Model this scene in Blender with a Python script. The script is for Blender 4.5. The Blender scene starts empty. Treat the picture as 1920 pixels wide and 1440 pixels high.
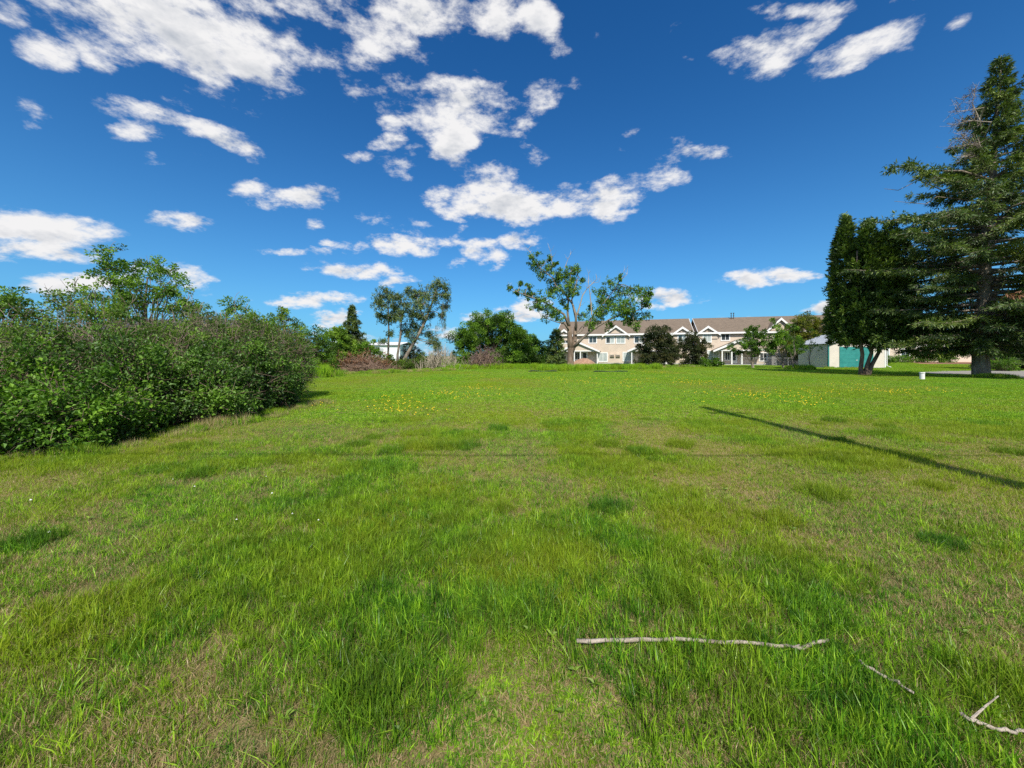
import bpy, math, random
import numpy as np
from mathutils import Vector, Matrix

# ------------------------------------------------------------------ camera, sky, sun, exposure
S = bpy.context.scene
COL = S.collection
EYE = 1.6                       # camera height (m)
F, CX, HZ = 721.0, 960.0, 667.0  # focal length, centre column and horizon row of the 1920x1440 photo
cam_data = bpy.data.cameras.new('camera')
cam = bpy.data.objects.new('camera', cam_data)
COL.objects.link(cam)
cam.location = (0, 0, EYE)
cam.rotation_euler = (math.radians(90), 0, 0)
cam_data.sensor_width = 36
cam_data.lens = F / 1920 * 36
cam_data.shift_y = -(720 - HZ) / 1920
cam_data.clip_start = 0.05
cam_data.clip_end = 3000
S.camera = cam

SUN_EL = math.radians(46)
SKY_STRENGTH = 0.10
sun_d = bpy.data.lights.new('sun', 'SUN')
sun_d.energy = 5.0
sun_d.angle = math.radians(0.5)
sun_d.color = (1.0, 0.94, 0.84)
sun = bpy.data.objects.new('sun', sun_d)
COL.objects.link(sun)
sun.rotation_euler = Vector((-0.03, math.cos(SUN_EL), -math.sin(SUN_EL))).to_track_quat('-Z', 'Y').to_euler()
sun.location = (0, -20, 30)

S.view_settings.view_transform = 'Standard'
S.view_settings.look = 'None'
S.view_settings.exposure = 0.12
S.view_settings.gamma = 1.0
S.view_settings.use_curve_mapping = False
S.render.engine = 'CYCLES'
S.cycles.max_bounces = 5
S.cycles.diffuse_bounces = 2
S.cycles.glossy_bounces = 2
S.cycles.transmission_bounces = 2
S.cycles.transparent_max_bounces = 4
S.cycles.use_denoising = False

class NB:
    """small helper to write node trees"""
    def __init__(self, nt): self.nt = nt; nt.nodes.clear()
    def n(self, typ, ins=None, **kw):
        nd = self.nt.nodes.new(typ)
        for k, v in kw.items(): setattr(nd, k, v)
        if ins:
            for k, v in ins.items():
                s = nd.inputs[k]
                if isinstance(v, bpy.types.NodeSocket): self.nt.links.new(v, s)
                elif isinstance(v, bpy.types.Node): self.nt.links.new(v.outputs[0], s)
                else: s.default_value = v
        return nd
    def m(self, op, a, b=None, c=None, clamp=False):
        d = {0: a}
        if b is not None: d[1] = b
        if c is not None: d[2] = c
        return self.n('ShaderNodeMath', d, operation=op, use_clamp=clamp).outputs[0]
    def v(self, op, a, b=None):
        d = {0: a}
        if b is not None: d[1] = b
        nd = self.n('ShaderNodeVectorMath', d, operation=op)
        return nd.outputs[1] if op in ('DOT_PRODUCT', 'LENGTH') else nd.outputs[0]
    def mix(self, fac, a, b, blend='MIX'):
        nd = self.n('ShaderNodeMix', data_type='RGBA', blend_type=blend)
        for s, val in ((nd.inputs['Factor'], fac), (nd.inputs[6], a), (nd.inputs[7], b)):
            if isinstance(val, bpy.types.NodeSocket): self.nt.links.new(val, s)
            elif isinstance(val, (int, float)): s.default_value = val
            else: s.default_value = (*val[:3], 1)
        return nd.outputs[2]
    def sstep(self, x, lo, hi, a=0.0, b=1.0):
        return self.n('ShaderNodeMapRange', {0: x, 1: lo, 2: hi, 3: a, 4: b}, interpolation_type='SMOOTHSTEP').outputs[0]
    def noise(self, vec, scale, detail=2.0, rough=0.5, out=0, dist=0.0):
        return self.n('ShaderNodeTexNoise', {'Vector': vec, 'Scale': scale, 'Detail': detail, 'Roughness': rough, 'Distortion': dist}).outputs[out]

# cumulus field: (column, row, half width, half height, tilt, density) of each puff, read as directions in the northern sky
PUFFS = [
 (330,45,250,80,-12,1.25),(430,118,150,58,-18,1.15),(180,5,130,40,-10,.8),(535,70,60,55,-20,.8),
 (700,75,45,75,62,.8),(760,25,180,50,0,1.15),(865,30,100,45,-14,1.0),(610,5,90,40,0,.9),
 (15,25,48,32,-20,.9),(75,92,64,32,-20,.95),(180,118,34,18,-30,.6),(12,140,46,30,-40,.6),(50,200,46,20,-33,.7),
 (285,222,100,24,-16,1.0),(270,254,54,22,-12,.95),(285,290,20,30,80,.5),(285,318,26,9,0,.55),(440,268,74,18,-24,.85),(375,297,40,12,-18,.75),
 (470,352,36,20,10,.55),(560,373,64,20,0,1.0),(345,422,70,14,-9,.85),
 (50,425,190,38,-7,1.2),(80,470,135,24,0,1.15),(525,470,40,9,0,.9),
 (140,527,95,20,0,1.05),(350,522,56,22,-10,.95),(650,508,88,16,-3,1.1),(750,531,32,8,3,.85),
 (585,563,90,15,0,1.1),(630,598,46,20,5,.95),(640,628,70,12,0,.7),
 (750,182,46,52,-35,.95),(845,195,130,50,-4,1.2),(850,242,50,34,55,1.0),(905,175,60,40,0,.95),
 (1015,178,50,32,38,.85),(985,225,28,28,55,.7),(1085,145,20,14,40,.5),(1012,45,50,36,-32,.9),(1080,20,18,25,60,.45),
 (720,265,30,14,0,.6),(742,300,44,24,0,.68),(665,290,22,12,0,.5),(990,296,34,18,-15,.42),
 (888,345,72,42,15,1.15),(950,388,118,32,0,1.25),(1045,380,60,28,0,1.1),(1140,370,58,36,32,1.0),(1215,325,64,30,18,.95),(1300,292,64,20,0,.8),(1240,290,50,26,25,.7),
 (770,425,56,20,-15,.55),(735,461,90,20,0,1.1),(905,475,48,22,-8,.95),(985,459,46,17,0,1.05),(850,446,24,18,40,.5),(862,496,22,12,0,.5),
 (1432,105,74,46,25,.95),(1480,70,38,26,30,.7),(1635,98,100,32,22,.8),(1690,62,70,24,32,.7),(1490,8,76,18,0,.75),(1785,42,32,12,25,.5),(1730,2,90,10,0,.5),
 (1475,515,50,11,0,1.1),(1398,527,40,12,0,.65),(1250,557,74,16,0,1.1),(1215,573,34,9,0,.85),(1552,575,32,12,0,.95),
 (985,574,44,14,0,.85),(930,592,90,14,0,.95),(865,622,64,14,0,.8),(720,655,100,24,0,1.0),(1165,270,16,8,0,.5),(1290,115,12,10,0,.45),(1370,592,30,6,0,.45),
 (1045,445,30,12,10,.4),(560,470,60,8,0,.35),(610,455,20,6,0,.4),(830,720,20,10,0,.4),(95,500,40,10,0,.45),(300,505,60,10,0,.5),(1120,55,18,10,30,.4),(1270,45,30,10,40,.35),(1560,15,50,14,10,.6),(600,420,20,8,0,.3),(1180,245,26,10,20,.35),(1160,405,30,12,10,.5),(930,330,40,18,20,.6),(500,385,30,14,0,.4),(330,190,30,10,-20,.35),(560,215,26,9,10,.3),(1530,60,60,20,30,.5),(780,455,30,14,-20,.5),(870,300,26,12,0,.4),
]
W = bpy.data.worlds.new('World'); S.world = W; W.use_nodes = True
nb = NB(W.node_tree)
def build_sky():
    out = nb.n('ShaderNodeOutputWorld')
    sky = nb.n('ShaderNodeTexSky', sky_type='NISHITA', sun_disc=False, sun_elevation=SUN_EL, sun_rotation=math.pi,
               altitude=300, air_density=1.0, dust_density=0.35, ozone_density=2.5)
    d = nb.n('ShaderNodeTexCoord').outputs['Generated']
    sep = nb.n('ShaderNodeSeparateXYZ', {0: d})
    x, y, z = sep.outputs
    ys = nb.m('MAXIMUM', y, 0.15)
    zz = nb.m('MAXIMUM', z, 0.0)
    up = nb.m('ADD', zz, 0.16)
    # billow noise; finer vertically so that far clouds read flat
    q = nb.n('ShaderNodeCombineXYZ', {0: nb.m('DIVIDE', x, nb.m('POWER', up, 0.45)), 1: nb.m('DIVIDE', y, nb.m('POWER', up, 0.45)), 2: nb.m('MULTIPLY', z, 2.2)}).outputs[0]
    n1 = nb.noise(q, 7.0, 7.0, 0.64, out=0)
    ncol = nb.noise(q, 3.2, 4.0, 0.55, out=1)
    wsep = nb.n('ShaderNodeSeparateColor', {0: ncol})
    wx = nb.m('MULTIPLY', nb.m('SUBTRACT', wsep.outputs[0], 0.5), 0.16)
    wy = nb.m('MULTIPLY', nb.m('SUBTRACT', wsep.outputs[1], 0.5), nb.m('MULTIPLY', nb.m('MINIMUM', nb.m('ADD', zz, 0.06), 0.6), 0.24))
    u = nb.m('ADD', nb.m('DIVIDE', x, ys), wx)
    v = nb.m('ADD', nb.m('DIVIDE', z, ys), wy)
    P = nb.n('ShaderNodeCombineXYZ', {0: u, 1: v, 2: 1.0}).outputs[0]
    f = None; g = None
    for (px, py, hw, hh, ang, s) in PUFFS:
        s = s * 0.72 + 0.31
        a = math.radians(ang); cu, cv = (px - CX) / F, (HZ - py) / F
        A = (math.cos(a) * F / hw, math.sin(a) * F / hw); B = (-math.sin(a) * F / hh, math.cos(a) * F / hh)
        da = nb.v('DOT_PRODUCT', P, (A[0], A[1], -(A[0] * cu + A[1] * cv)))
        db = nb.v('DOT_PRODUCT', P, (B[0], B[1], -(B[0] * cu + B[1] * cv)))
        r2 = nb.m('MULTIPLY_ADD', db, db, nb.m('MULTIPLY', da, da))
        t = nb.m('MULTIPLY_ADD', r2, -0.46 * s, s)
        if f is None: f = t; g = db
        else:
            gt = nb.m('GREATER_THAN', t, f)
            g = nb.m('MULTIPLY_ADD', gt, nb.m('SUBTRACT', db, g), g)
            f = nb.m('MAXIMUM', f, t)
    f = nb.m('MAXIMUM', f, -1.0)
    # rest of the sky: same kind of scattered cumulus, seen by the lawn only
    gen = nb.m('MULTIPLY_ADD', nb.noise(q, 1.6, 2.0, 0.5), 6.0, -2.6)
    gen = nb.m('MINIMUM', nb.m('MAXIMUM', gen, -1.0), 1.1)
    k = nb.sstep(y, 0.40, 0.52)
    f = nb.m('ADD', nb.m('MULTIPLY', f, k), nb.m('MULTIPLY', gen, nb.m('SUBTRACT', 1.0, k)))
    dens = nb.m('MULTIPLY_ADD', nb.m('SUBTRACT', n1, 0.5), 3.8, nb.m('SUBTRACT', f, 0.41))
    alpha = nb.sstep(dens, -0.05, 0.78)
    alpha = nb.m('MULTIPLY', alpha, nb.sstep(z, -0.01, 0.02))
    # self shading: flat grey base, bright lit tops, lumps
    q2 = nb.v('ADD', q, (0.0, -0.03, 0.05))
    n2 = nb.noise(q2, 7.0, 5.0, 0.6, out=0)
    lump = nb.m('MULTIPLY', nb.m('SUBTRACT', n1, n2), 3.0)
    base = nb.sstep(g, -0.75, 0.25)
    thick = nb.sstep(dens, 0.35, 1.5)
    lit = nb.m('SUBTRACT', 1.0, nb.m('MULTIPLY', thick, nb.m('MULTIPLY_ADD', nb.m('SUBTRACT', 1.0, base), 0.28, 0.30)))
    lit = nb.m('SUBTRACT', lit, nb.m('MULTIPLY', nb.m('MULTIPLY', thick, nb.sstep(nb.noise(nb.v('ADD', q, (3.1, 1.7, 0.4)), 4.2, 3.0, 0.55), 0.42, 0.66)), 0.42))
    lit = nb.m('ADD', lit, lump, clamp=True)
    # sky colour: deeper and more saturated, as the phone renders it
    hs = nb.n('ShaderNodeHueSaturation', {'Hue': 0.5, 'Saturation': 1.12, 'Value': 1.0, 'Color': sky.outputs[0]})
    skc = nb.mix(1.0, hs.outputs[0], (0.20, 0.75, 1.18), 'MULTIPLY')
    el = nb.m('ARCSINE', zz)
    hz = nb.m('POWER', 2.718, nb.m('MULTIPLY', el, -6.0))
    skc = nb.mix(nb.m('MULTIPLY', hz, 0.93), skc, (2.2, 5.3, 7.9))
    cloud = nb.mix(lit, (3.3, 3.8, 4.6), (8.3, 8.25, 8.3))
    res = nb.mix(alpha, skc, cloud)
    bg = nb.n('ShaderNodeBackground', {0: res, 1: SKY_STRENGTH})
    nb.nt.links.new(bg.outputs[0], out.inputs[0])
build_sky()
W.cycles.sampling_method = 'MANUAL'
W.cycles.sample_map_resolution = 512
# ------------------------------------------------------------------ helpers
R = np.random.default_rng(7)
def G(px, py):
    """ground point seen at pixel (px, py) of the photo"""
    Y = EYE * F / (py - HZ); return Vector(((px - CX) / F * Y, Y, 0))
def PW(px, py, Y): return np.array([(px - CX) / F * Y, Y, EYE + (HZ - py) / F * Y])
def tag(o, label=None, cat=None, group=None, kind=None):
    if label: o['label'] = label
    if cat: o['category'] = cat
    if group: o['group'] = group
    if kind: o['kind'] = kind
    return o
def empty(name, loc, label, cat, group=None, rz=0.0):
    o = bpy.data.objects.new(name, None); COL.objects.link(o)
    o.location = loc; o.rotation_euler = (0, 0, rz); o.empty_display_size = 0.3
    return tag(o, label, cat, group)

class MB:
    """collects polygons of one mesh; floats 'tint' per vertex"""
    def __init__(self): self.v = []; self.f = []; self.t = []; self.n = 0
    def add(self, V, Fc, tint=0.5):
        V = np.asarray(V, float).reshape(-1, 3); Fc = np.asarray(Fc, int)
        self.v.append(V); self.f.append(Fc + self.n)
        self.t.append(np.full(len(V), tint) if np.isscalar(tint) else np.asarray(tint, float)); self.n += len(V)
    def box(self, x0, x1, y0, y1, z0, z1):
        V = [(x0,y0,z0),(x1,y0,z0),(x1,y1,z0),(x0,y1,z0),(x0,y0,z1),(x1,y0,z1),(x1,y1,z1),(x0,y1,z1)]
        self.add(V, [(0,3,2,1),(4,5,6,7),(0,1,5,4),(1,2,6,5),(2,3,7,6),(3,0,4,7)]); return self
    def prism(self, poly, d0, d1, axis='y'):
        """extrude a polygon (a,b)->(x,z) along y, or (y,z) along x"""
        n = len(poly)
        for_ = (lambda a, b, d: (a, d, b)) if axis == 'y' else (lambda a, b, d: (d, a, b))
        V = [for_(a, b, d0) for a, b in poly] + [for_(a, b, d1) for a, b in poly]
        self.v.append(np.array(V, float)); self.t.append(np.full(2 * n, .5))
        fs = [tuple(range(n)), tuple(range(2 * n - 1, n - 1, -1))] + [(i, i + n, (i + 1) % n + n, (i + 1) % n) for i in range(n)]
        self.f.append([tuple(k + self.n for k in t) for t in fs]); self.n += 2 * n; return self
    def tube(self, P, Rr, sides=5, tint=.5, cap=True):
        P = np.asarray(P, float); n = len(P); Rr = np.broadcast_to(np.asarray(Rr, float), (n,))
        T = np.gradient(P, axis=0); T /= np.linalg.norm(T, axis=1)[:, None] + 1e-9
        ref = np.array([0.0, 0, 1]) if abs(T[0][2]) < .9 else np.array([1.0, 0, 0])
        A = np.cross(T, ref); A /= np.linalg.norm(A, axis=1)[:, None] + 1e-9
        B = np.cross(T, A)
        ang = np.arange(sides) * 2 * math.pi / sides
        V = P[:, None] + Rr[:, None, None] * (A[:, None] * np.cos(ang)[None, :, None] + B[:, None] * np.sin(ang)[None, :, None])
        i = np.arange(n - 1)[:, None] * sides; j = np.arange(sides)[None]; j2 = (j + 1) % sides
        Fq = np.stack([i + j, i + j2, i + sides + j2, i + sides + j], -1).reshape(-1, 4)
        self.add(V.reshape(-1, 3), Fq, tint)
        if cap:
            self.f.append([tuple(self.n - sides + k for k in range(sides)), tuple(self.n - n * sides + k for k in range(sides - 1, -1, -1))])
        return self
    def leaves(self, P, D, N, L, Wd, tint, fold=.25):
        """diamond leaves: base P, direction D, rough normal N"""
        n = len(P); D = D / (np.linalg.norm(D, axis=1)[:, None] + 1e-9)
        Sd = np.cross(D, N); Sd /= np.linalg.norm(Sd, axis=1)[:, None] + 1e-9
        Nn = np.cross(Sd, D)
        L = np.broadcast_to(L, (n,))[:, None]; Wd = np.broadcast_to(Wd, (n,))[:, None]
        mid = P + D * L * .45 + Nn * Wd * fold
        V = np.stack([P, mid - Sd * Wd * .5, P + D * L - Nn * L * .12, mid + Sd * Wd * .5], 1).reshape(-1, 3)
        Fq = (np.arange(n)[:, None] * 4 + np.arange(4)[None])
        self.add(V, Fq, np.repeat(np.broadcast_to(tint, (n,)), 4)); return self
    def mesh(self, name, mat, smooth=False):
        me = bpy.data.meshes.new(name)
        V = np.concatenate(self.v); me.vertices.add(len(V)); me.vertices.foreach_set('co', V.ravel().astype('f'))
        sizes = []; idx = []
        for f in self.f:
            if isinstance(f, np.ndarray): idx.append(f.ravel()); sizes.append(np.full(len(f), f.shape[1]))
            else:
                for t in f: idx.append(np.array(t)); sizes.append(np.array([len(t)]))
        idx = np.concatenate(idx); sizes = np.concatenate(sizes)
        me.loops.add(len(idx)); me.loops.foreach_set('vertex_index', idx.astype('i'))
        me.polygons.add(len(sizes)); st = np.concatenate([[0], np.cumsum(sizes)[:-1]])
        me.polygons.foreach_set('loop_start', st.astype('i'))
        me.polygons.foreach_set('use_smooth', np.full(len(sizes), bool(smooth)))
        at = me.attributes.new('tint', 'FLOAT', 'POINT'); at.data.foreach_set('value', np.concatenate(self.t).astype('f'))
        me.update(calc_edges=True); me.validate()
        if mat: me.materials.append(mat)
        return me
    def build(self, name, mat, parent=None, smooth=False, **kw):
        o = bpy.data.objects.new(name, self.mesh(name, mat, smooth)); COL.objects.link(o)
        if parent: o.parent = parent
        return tag(o, **kw) if kw else o

# ------------------------------------------------------------------ materials
def newmat(name):
    m = bpy.data.materials.new(name); m.use_nodes = True; b = NB(m.node_tree)
    return m, b, b.n('ShaderNodeOutputMaterial')
def ramp(b, fac, stops):
    r = b.n('ShaderNodeValToRGB', {0: fac}); e = r.color_ramp.elements
    while len(e) < len(stops): e.new(0.5)
    for el, (p, c) in zip(e, stops): el.position = p; el.color = (*c, 1)
    return r.outputs[0]
def foliage_mat(name, stops, transl=.38, gloss=.02, nscale=.6, nmix=.35):
    m, b, out = newmat(name)
    t = b.n('ShaderNodeAttribute', attribute_name='tint').outputs['Fac']
    pos = b.n('ShaderNodeNewGeometry').outputs['Position']
    nz = b.noise(pos, nscale, 3.0)
    t2 = b.m('MULTIPLY_ADD', b.m('SUBTRACT', nz, .5), nmix * 2, t, clamp=True)
    c = ramp(b, t2, stops)
    df = b.n('ShaderNodeBsdfDiffuse', {0: c})
    ct = b.mix(1.0, c, (1.1, 1.25, .5), 'MULTIPLY')
    tr = b.n('ShaderNodeBsdfTranslucent', {0: ct})
    mx = b.n('ShaderNodeMixShader', {0: transl, 1: df, 2: tr})
    gl = b.n('ShaderNodeBsdfGlossy', {0: (.9, .95, 1, 1), 'Roughness': .55})
    m2 = b.n('ShaderNodeMixShader', {0: gloss, 1: mx, 2: gl})
    b.nt.links.new(m2.outputs[0], out.inputs[0]); return m
def solid_mat(name, c1, c2=None, scale=3.0, rough=.8, detail=4.0, bump=0.0, stretch=(1, 1, 1), spec=.3, metal=0.0):
    m, b, out = newmat(name)
    pos = b.n('ShaderNodeTexCoord').outputs['Object']
    mp = b.n('ShaderNodeMapping', {0: pos, 3: stretch}).outputs[0]
    nz = b.noise(mp, scale, detail, .6)
    c = b.mix(b.sstep(nz, .3, .7), c1, c2 if c2 else c1)
    p = b.n('ShaderNodeBsdfPrincipled', {'Base Color': c, 'Roughness': rough, 'Specular IOR Level': spec, 'Metallic': metal})
    if bump:
        bp = b.n('ShaderNodeBump', {'Strength': bump, 'Height': nz, 'Distance': .05}); b.nt.links.new(bp.outputs[0], p.inputs['Normal'])
    b.nt.links.new(p.outputs[0], out.inputs[0]); return m
def bark_mat(name, c1, c2, scale=6.0):
    return solid_mat(name, c1, c2, scale, .95, 5.0, .9, (1, 1, .25), .1)
def siding_mat(name, col, pitch=.115, rough=.6):
    """horizontal lap siding: colour and the relief of its laps"""
    m, b, out = newmat(name)
    z = b.n('ShaderNodeSeparateXYZ', {0: b.n('ShaderNodeTexCoord').outputs['Object']}).outputs[2]
    fr = b.m('FRACT', b.m('DIVIDE', z, pitch))
    pos = b.n('ShaderNodeTexCoord').outputs['Object']
    nz = b.noise(pos, .7, 4.0)
    c = b.mix(b.sstep(nz, .3, .7), [k * .93 for k in col], [min(1, k * 1.05) for k in col])
    c = b.mix(b.sstep(fr, .0, .16, .25, 0.0), c, [k * .6 for k in col])
    bp = b.n('ShaderNodeBump', {'Strength': .15, 'Height': b.m('SUBTRACT', 1.0, fr), 'Distance': .004})
    p = b.n('ShaderNodeBsdfPrincipled', {'Base Color': c, 'Roughness': rough, 'Specular IOR Level': .3, 'Normal': bp.outputs[0]})
    b.nt.links.new(p.outputs[0], out.inputs[0]); return m

def vnoise(x, y, scale, seed):
    """smooth value noise 0..1 in numpy"""
    g = np.random.default_rng(seed).random((64, 64)); X = np.asarray(x) / scale + 1000; Y = np.asarray(y) / scale + 1000
    xi = np.floor(X).astype(int); yi = np.floor(Y).astype(int); fx = X - xi; fy = Y - yi
    fx = fx * fx * (3 - 2 * fx); fy = fy * fy * (3 - 2 * fy)
    a = g[xi % 64, yi % 64]; b = g[(xi + 1) % 64, yi % 64]; c = g[xi % 64, (yi + 1) % 64]; d = g[(xi + 1) % 64, (yi + 1) % 64]
    return (a * (1 - fx) + b * fx) * (1 - fy) + (c * (1 - fx) + d * fx) * fy
# ------------------------------------------------------------------ ground, gravel, dirt
def ground_mat():
    m, b, out = newmat('ground_soil_and_thatch')
    pos = b.n('ShaderNodeNewGeometry').outputs['Position']
    y = b.n('ShaderNodeSeparateXYZ', {0: pos}).outputs[1]
    n1 = b.noise(pos, 90, 4.0, .7); n2 = b.noise(pos, 1.3, 4.0); n3 = b.noise(pos, .12, 3.0)
    straw = b.mix(b.sstep(n1, .35, .65), (.10, .075, .04), (.40, .29, .15))
    green = b.mix(b.sstep(n3, .35, .65), (.035, .075, .010), (.075, .12, .018))
    c = b.mix(b.sstep(n2, .35, .65, .25, .6), straw, green)
    c = b.mix(b.sstep(y, 25, 60), c, (.12, .19, .022))
    p = b.n('ShaderNodeBsdfDiffuse', {0: c})
    b.nt.links.new(p.outputs[0], out.inputs[0]); return m
g = MB(); g.add([(-900, -300, 0), (900, -300, 0), (900, 1500, 0), (-900, 1500, 0)], [(0, 1, 2, 3)])
g.build('ground', ground_mat(), label='flat ground of soil and dry thatch under the lawn', kind='structure')

def sheet(name, pts, z, mat, **kw):
    b = MB(); n = len(pts); b.v.append(np.array([(p[0], p[1], z) for p in pts])); b.t.append(np.full(n, .5)); b.f.append([tuple(range(n))]); b.n = n
    return b.build(name, mat, **kw)
GRAVEL = [(33.6, 34.6), (35, 37.3), (40.5, 40.6), (52, 41.5), (75, 41), (75, 20), (44, 26.0), (36.9, 27.2), (37.2, 30.5), (36, 33.2)]
GRAVEL = [tuple(G(*p)[:2]) for p in [(1712, 701), (1728, 697.6), (1745, 696), (1830, 695.5), (1930, 695.5), (2300, 695.5), (2300, 712), (1990, 712), (1925, 709.5), (1880, 706), (1850, 703), (1780, 701.5)]]
DIRT = [tuple(G(*p)[:2]) for p in [(1700, 680), (1760, 676.8), (1830, 676.5), (1900, 677), (1930, 681), (1880, 683.5), (1722, 683)]]
sheet('gravel_driveway', GRAVEL, .03, solid_mat('gravel', (.22, .20, .17), (.36, .33, .29), 40, .95, 3), label='pale gravel driveway behind the big spruce trunk', kind='structure')
sheet('bare_soil', DIRT, .03, solid_mat('red_soil', (.30, .14, .08), (.36, .19, .11), 2, .95, 4), label='reddish bare soil strip in front of the far house', kind='structure')

# ------------------------------------------------------------------ lawn: blades in tiles, spread by geometry nodes
def grass_mat():
    m, b, out = newmat('grass_blades')
    t = b.n('ShaderNodeAttribute', attribute_name='tint').outputs['Fac']       # <.5 straw, >.5 living blade
    dry = b.n('ShaderNodeAttribute', attribute_name='dry', attribute_type='INSTANCER').outputs['Fac']
    pos = b.n('ShaderNodeNewGeometry').outputs['Position']
    nz = b.noise(pos, .9, 4.0); nb2 = b.noise(pos, 5.0, 3.0)
    live = ramp(b, b.m('MULTIPLY_ADD', b.m('ADD', b.m('SUBTRACT', nb2, .5), b.m('MULTIPLY', b.m('SUBTRACT', b.noise(pos, 45, 2.0), .5), .9)), 1.5, b.m('MULTIPLY_ADD', t, 2.0, -1.0), clamp=True),
                [(0, (.036, .120, .014)), (.35, (.110, .275, .020)), (.7, (.22, .45, .022)), (1, (.44, .68, .045))])
    live = b.mix(b.m('MULTIPLY', dry, .65), live, (.34, .38, .025))
    live = b.mix(b.sstep(nz, .42, .72, 0, .42), live, (.31, .38, .020))
    straw = ramp(b, b.m('MULTIPLY', t, 2.0), [(0, (.22, .155, .08)), (.5, (.50, .37, .19)), (1, (.68, .54, .31))])
    c = b.mix(b.m('GREATER_THAN', t, .5), straw, live)
    df = b.n('ShaderNodeBsdfDiffuse', {0: c})
    tr = b.n('ShaderNodeBsdfTranslucent', {0: b.mix(1.0, c, (1.1, 1.2, .6), 'MULTIPLY')})
    mx = b.n('ShaderNodeMixShader', {0: .38, 1: df, 2: tr})
    gl = b.n('ShaderNodeBsdfGlossy', {0: (.9, .95, 1, 1), 'Roughness': .4})
    m2 = b.n('ShaderNodeMixShader', {0: .015, 1: mx, 2: gl})
    b.nt.links.new(m2.outputs[0], out.inputs[0]); return m
GM = grass_mat()
def blade_tile(name, size, specs, seed, clump=0.0):
    """specs: list of (count, height range, width range, lean, tint range)"""
    r = np.random.default_rng(seed); mb = MB()
    for (n, h, w, lean, tr) in specs:
        P = np.zeros((n, 3)); P[:, :2] = (r.random((n, 2)) - .5) * size
        if clump:
            ck = (r.random((max(3, n // 14), 2)) - .5) * size; sel = r.integers(0, len(ck), n)
            k = r.random(n) < clump; P[k, :2] = ck[sel[k]] + r.normal(0, size * .022, (k.sum(), 2))
        P[:, 2] = -.005
        a = r.random(n) * 2 * math.pi; H = r.uniform(*h, n); Wd = r.uniform(*w, n)
        ld = np.stack([np.cos(a), np.sin(a), np.zeros(n)], 1); ln = np.abs(r.normal(0, lean, n))
        fa = r.random(n) * 2 * math.pi; sd = np.stack([np.cos(fa), np.sin(fa), np.zeros(n)], 1) * Wd[:, None] * .5
        top1 = P + ld * (H * ln * .35)[:, None]; top1[:, 2] += H * .55 / np.sqrt(1 + ln ** 2)
        tip = P + ld * (H * ln)[:, None]; tip[:, 2] += H / np.sqrt(1 + ln ** 2)
        V = np.stack([P - sd * .7, P + sd * .7, top1 + sd, top1 - sd, tip], 1).reshape(-1, 3)
        i = np.arange(n)[:, None] * 5; tt = np.repeat(r.uniform(*tr, n), 5)
        mb.add(V, i + np.array([[0, 1, 2, 3]]), tt); mb.f.append(i + np.array([[3, 2, 4]]) + mb.n - len(V))
    me = mb.mesh(name, GM); o = bpy.data.objects.new(name, me); return o
def spread(name, tiles, pts, idx, scale, attrs, r, **kw):
    """one object whose vertices carry tile instances"""
    c = bpy.data.collections.new(name + '_tiles')
    for i, t in enumerate(tiles): t.name = '%s_tile_%02d' % (name, i); c.objects.link(t)
    me = bpy.data.meshes.new(name); n = len(pts); me.vertices.add(n); me.vertices.foreach_set('co', pts.ravel().astype('f'))
    me.attributes.new('idx', 'INT', 'POINT').data.foreach_set('value', idx.astype('i'))
    me.attributes.new('rz', 'FLOAT', 'POINT').data.foreach_set('value', (r.random(n) * 6.283).astype('f'))
    me.attributes.new('sc', 'FLOAT', 'POINT').data.foreach_set('value', scale.astype('f'))
    for k, v in attrs.items(): me.attributes.new(k, 'FLOAT', 'POINT').data.foreach_set('value', v.astype('f'))
    o = bpy.data.objects.new(name, me); COL.objects.link(o)
    nt = bpy.data.node_groups.new(name + '_spread', 'GeometryNodeTree')
    nt.interface.new_socket('Geometry', in_out='INPUT', socket_type='NodeSocketGeometry')
    nt.interface.new_socket('Geometry', in_out='OUTPUT', socket_type='NodeSocketGeometry')
    N = nt.nodes; Lk = nt.links
    gi = N.new('NodeGroupInput'); go = N.new('NodeGroupOutput')
    ci = N.new('GeometryNodeCollectionInfo'); ci.inputs[0].default_value = c; ci.inputs['Separate Children'].default_value = True; ci.inputs['Reset Children'].default_value = True
    ip = N.new('GeometryNodeInstanceOnPoints'); ip.inputs['Pick Instance'].default_value = True
    def na(nm, ty):
        a = N.new('GeometryNodeInputNamedAttribute'); a.data_type = ty; a.inputs[0].default_value = nm; return a.outputs[0]
    cx = N.new('ShaderNodeCombineXYZ'); Lk.new(na('rz', 'FLOAT'), cx.inputs[2])
    Lk.new(gi.outputs[0], ip.inputs['Points']); Lk.new(ci.outputs[0], ip.inputs['Instance']); Lk.new(na('idx', 'INT'), ip.inputs['Instance Index'])
    Lk.new(cx.outputs[0], ip.inputs['Rotation']); Lk.new(na('sc', 'FLOAT'), ip.inputs['Scale']); Lk.new(ip.outputs[0], go.inputs[0])
    md = o.modifiers.new('spread', 'NODES'); md.node_group = nt
    return tag(o, **kw)
def inpoly(x, y, poly):
    ins = np.zeros(len(x), bool); n = len(poly)
    for i in range(n):
        (x1, y1), (x2, y2) = poly[i], poly[(i + 1) % n]
        c = ((y1 > y) != (y2 > y)) & (x < (x2 - x1) * (y - y1) / (y2 - y1 + 1e-12) + x1); ins ^= c
    return ins
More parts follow.
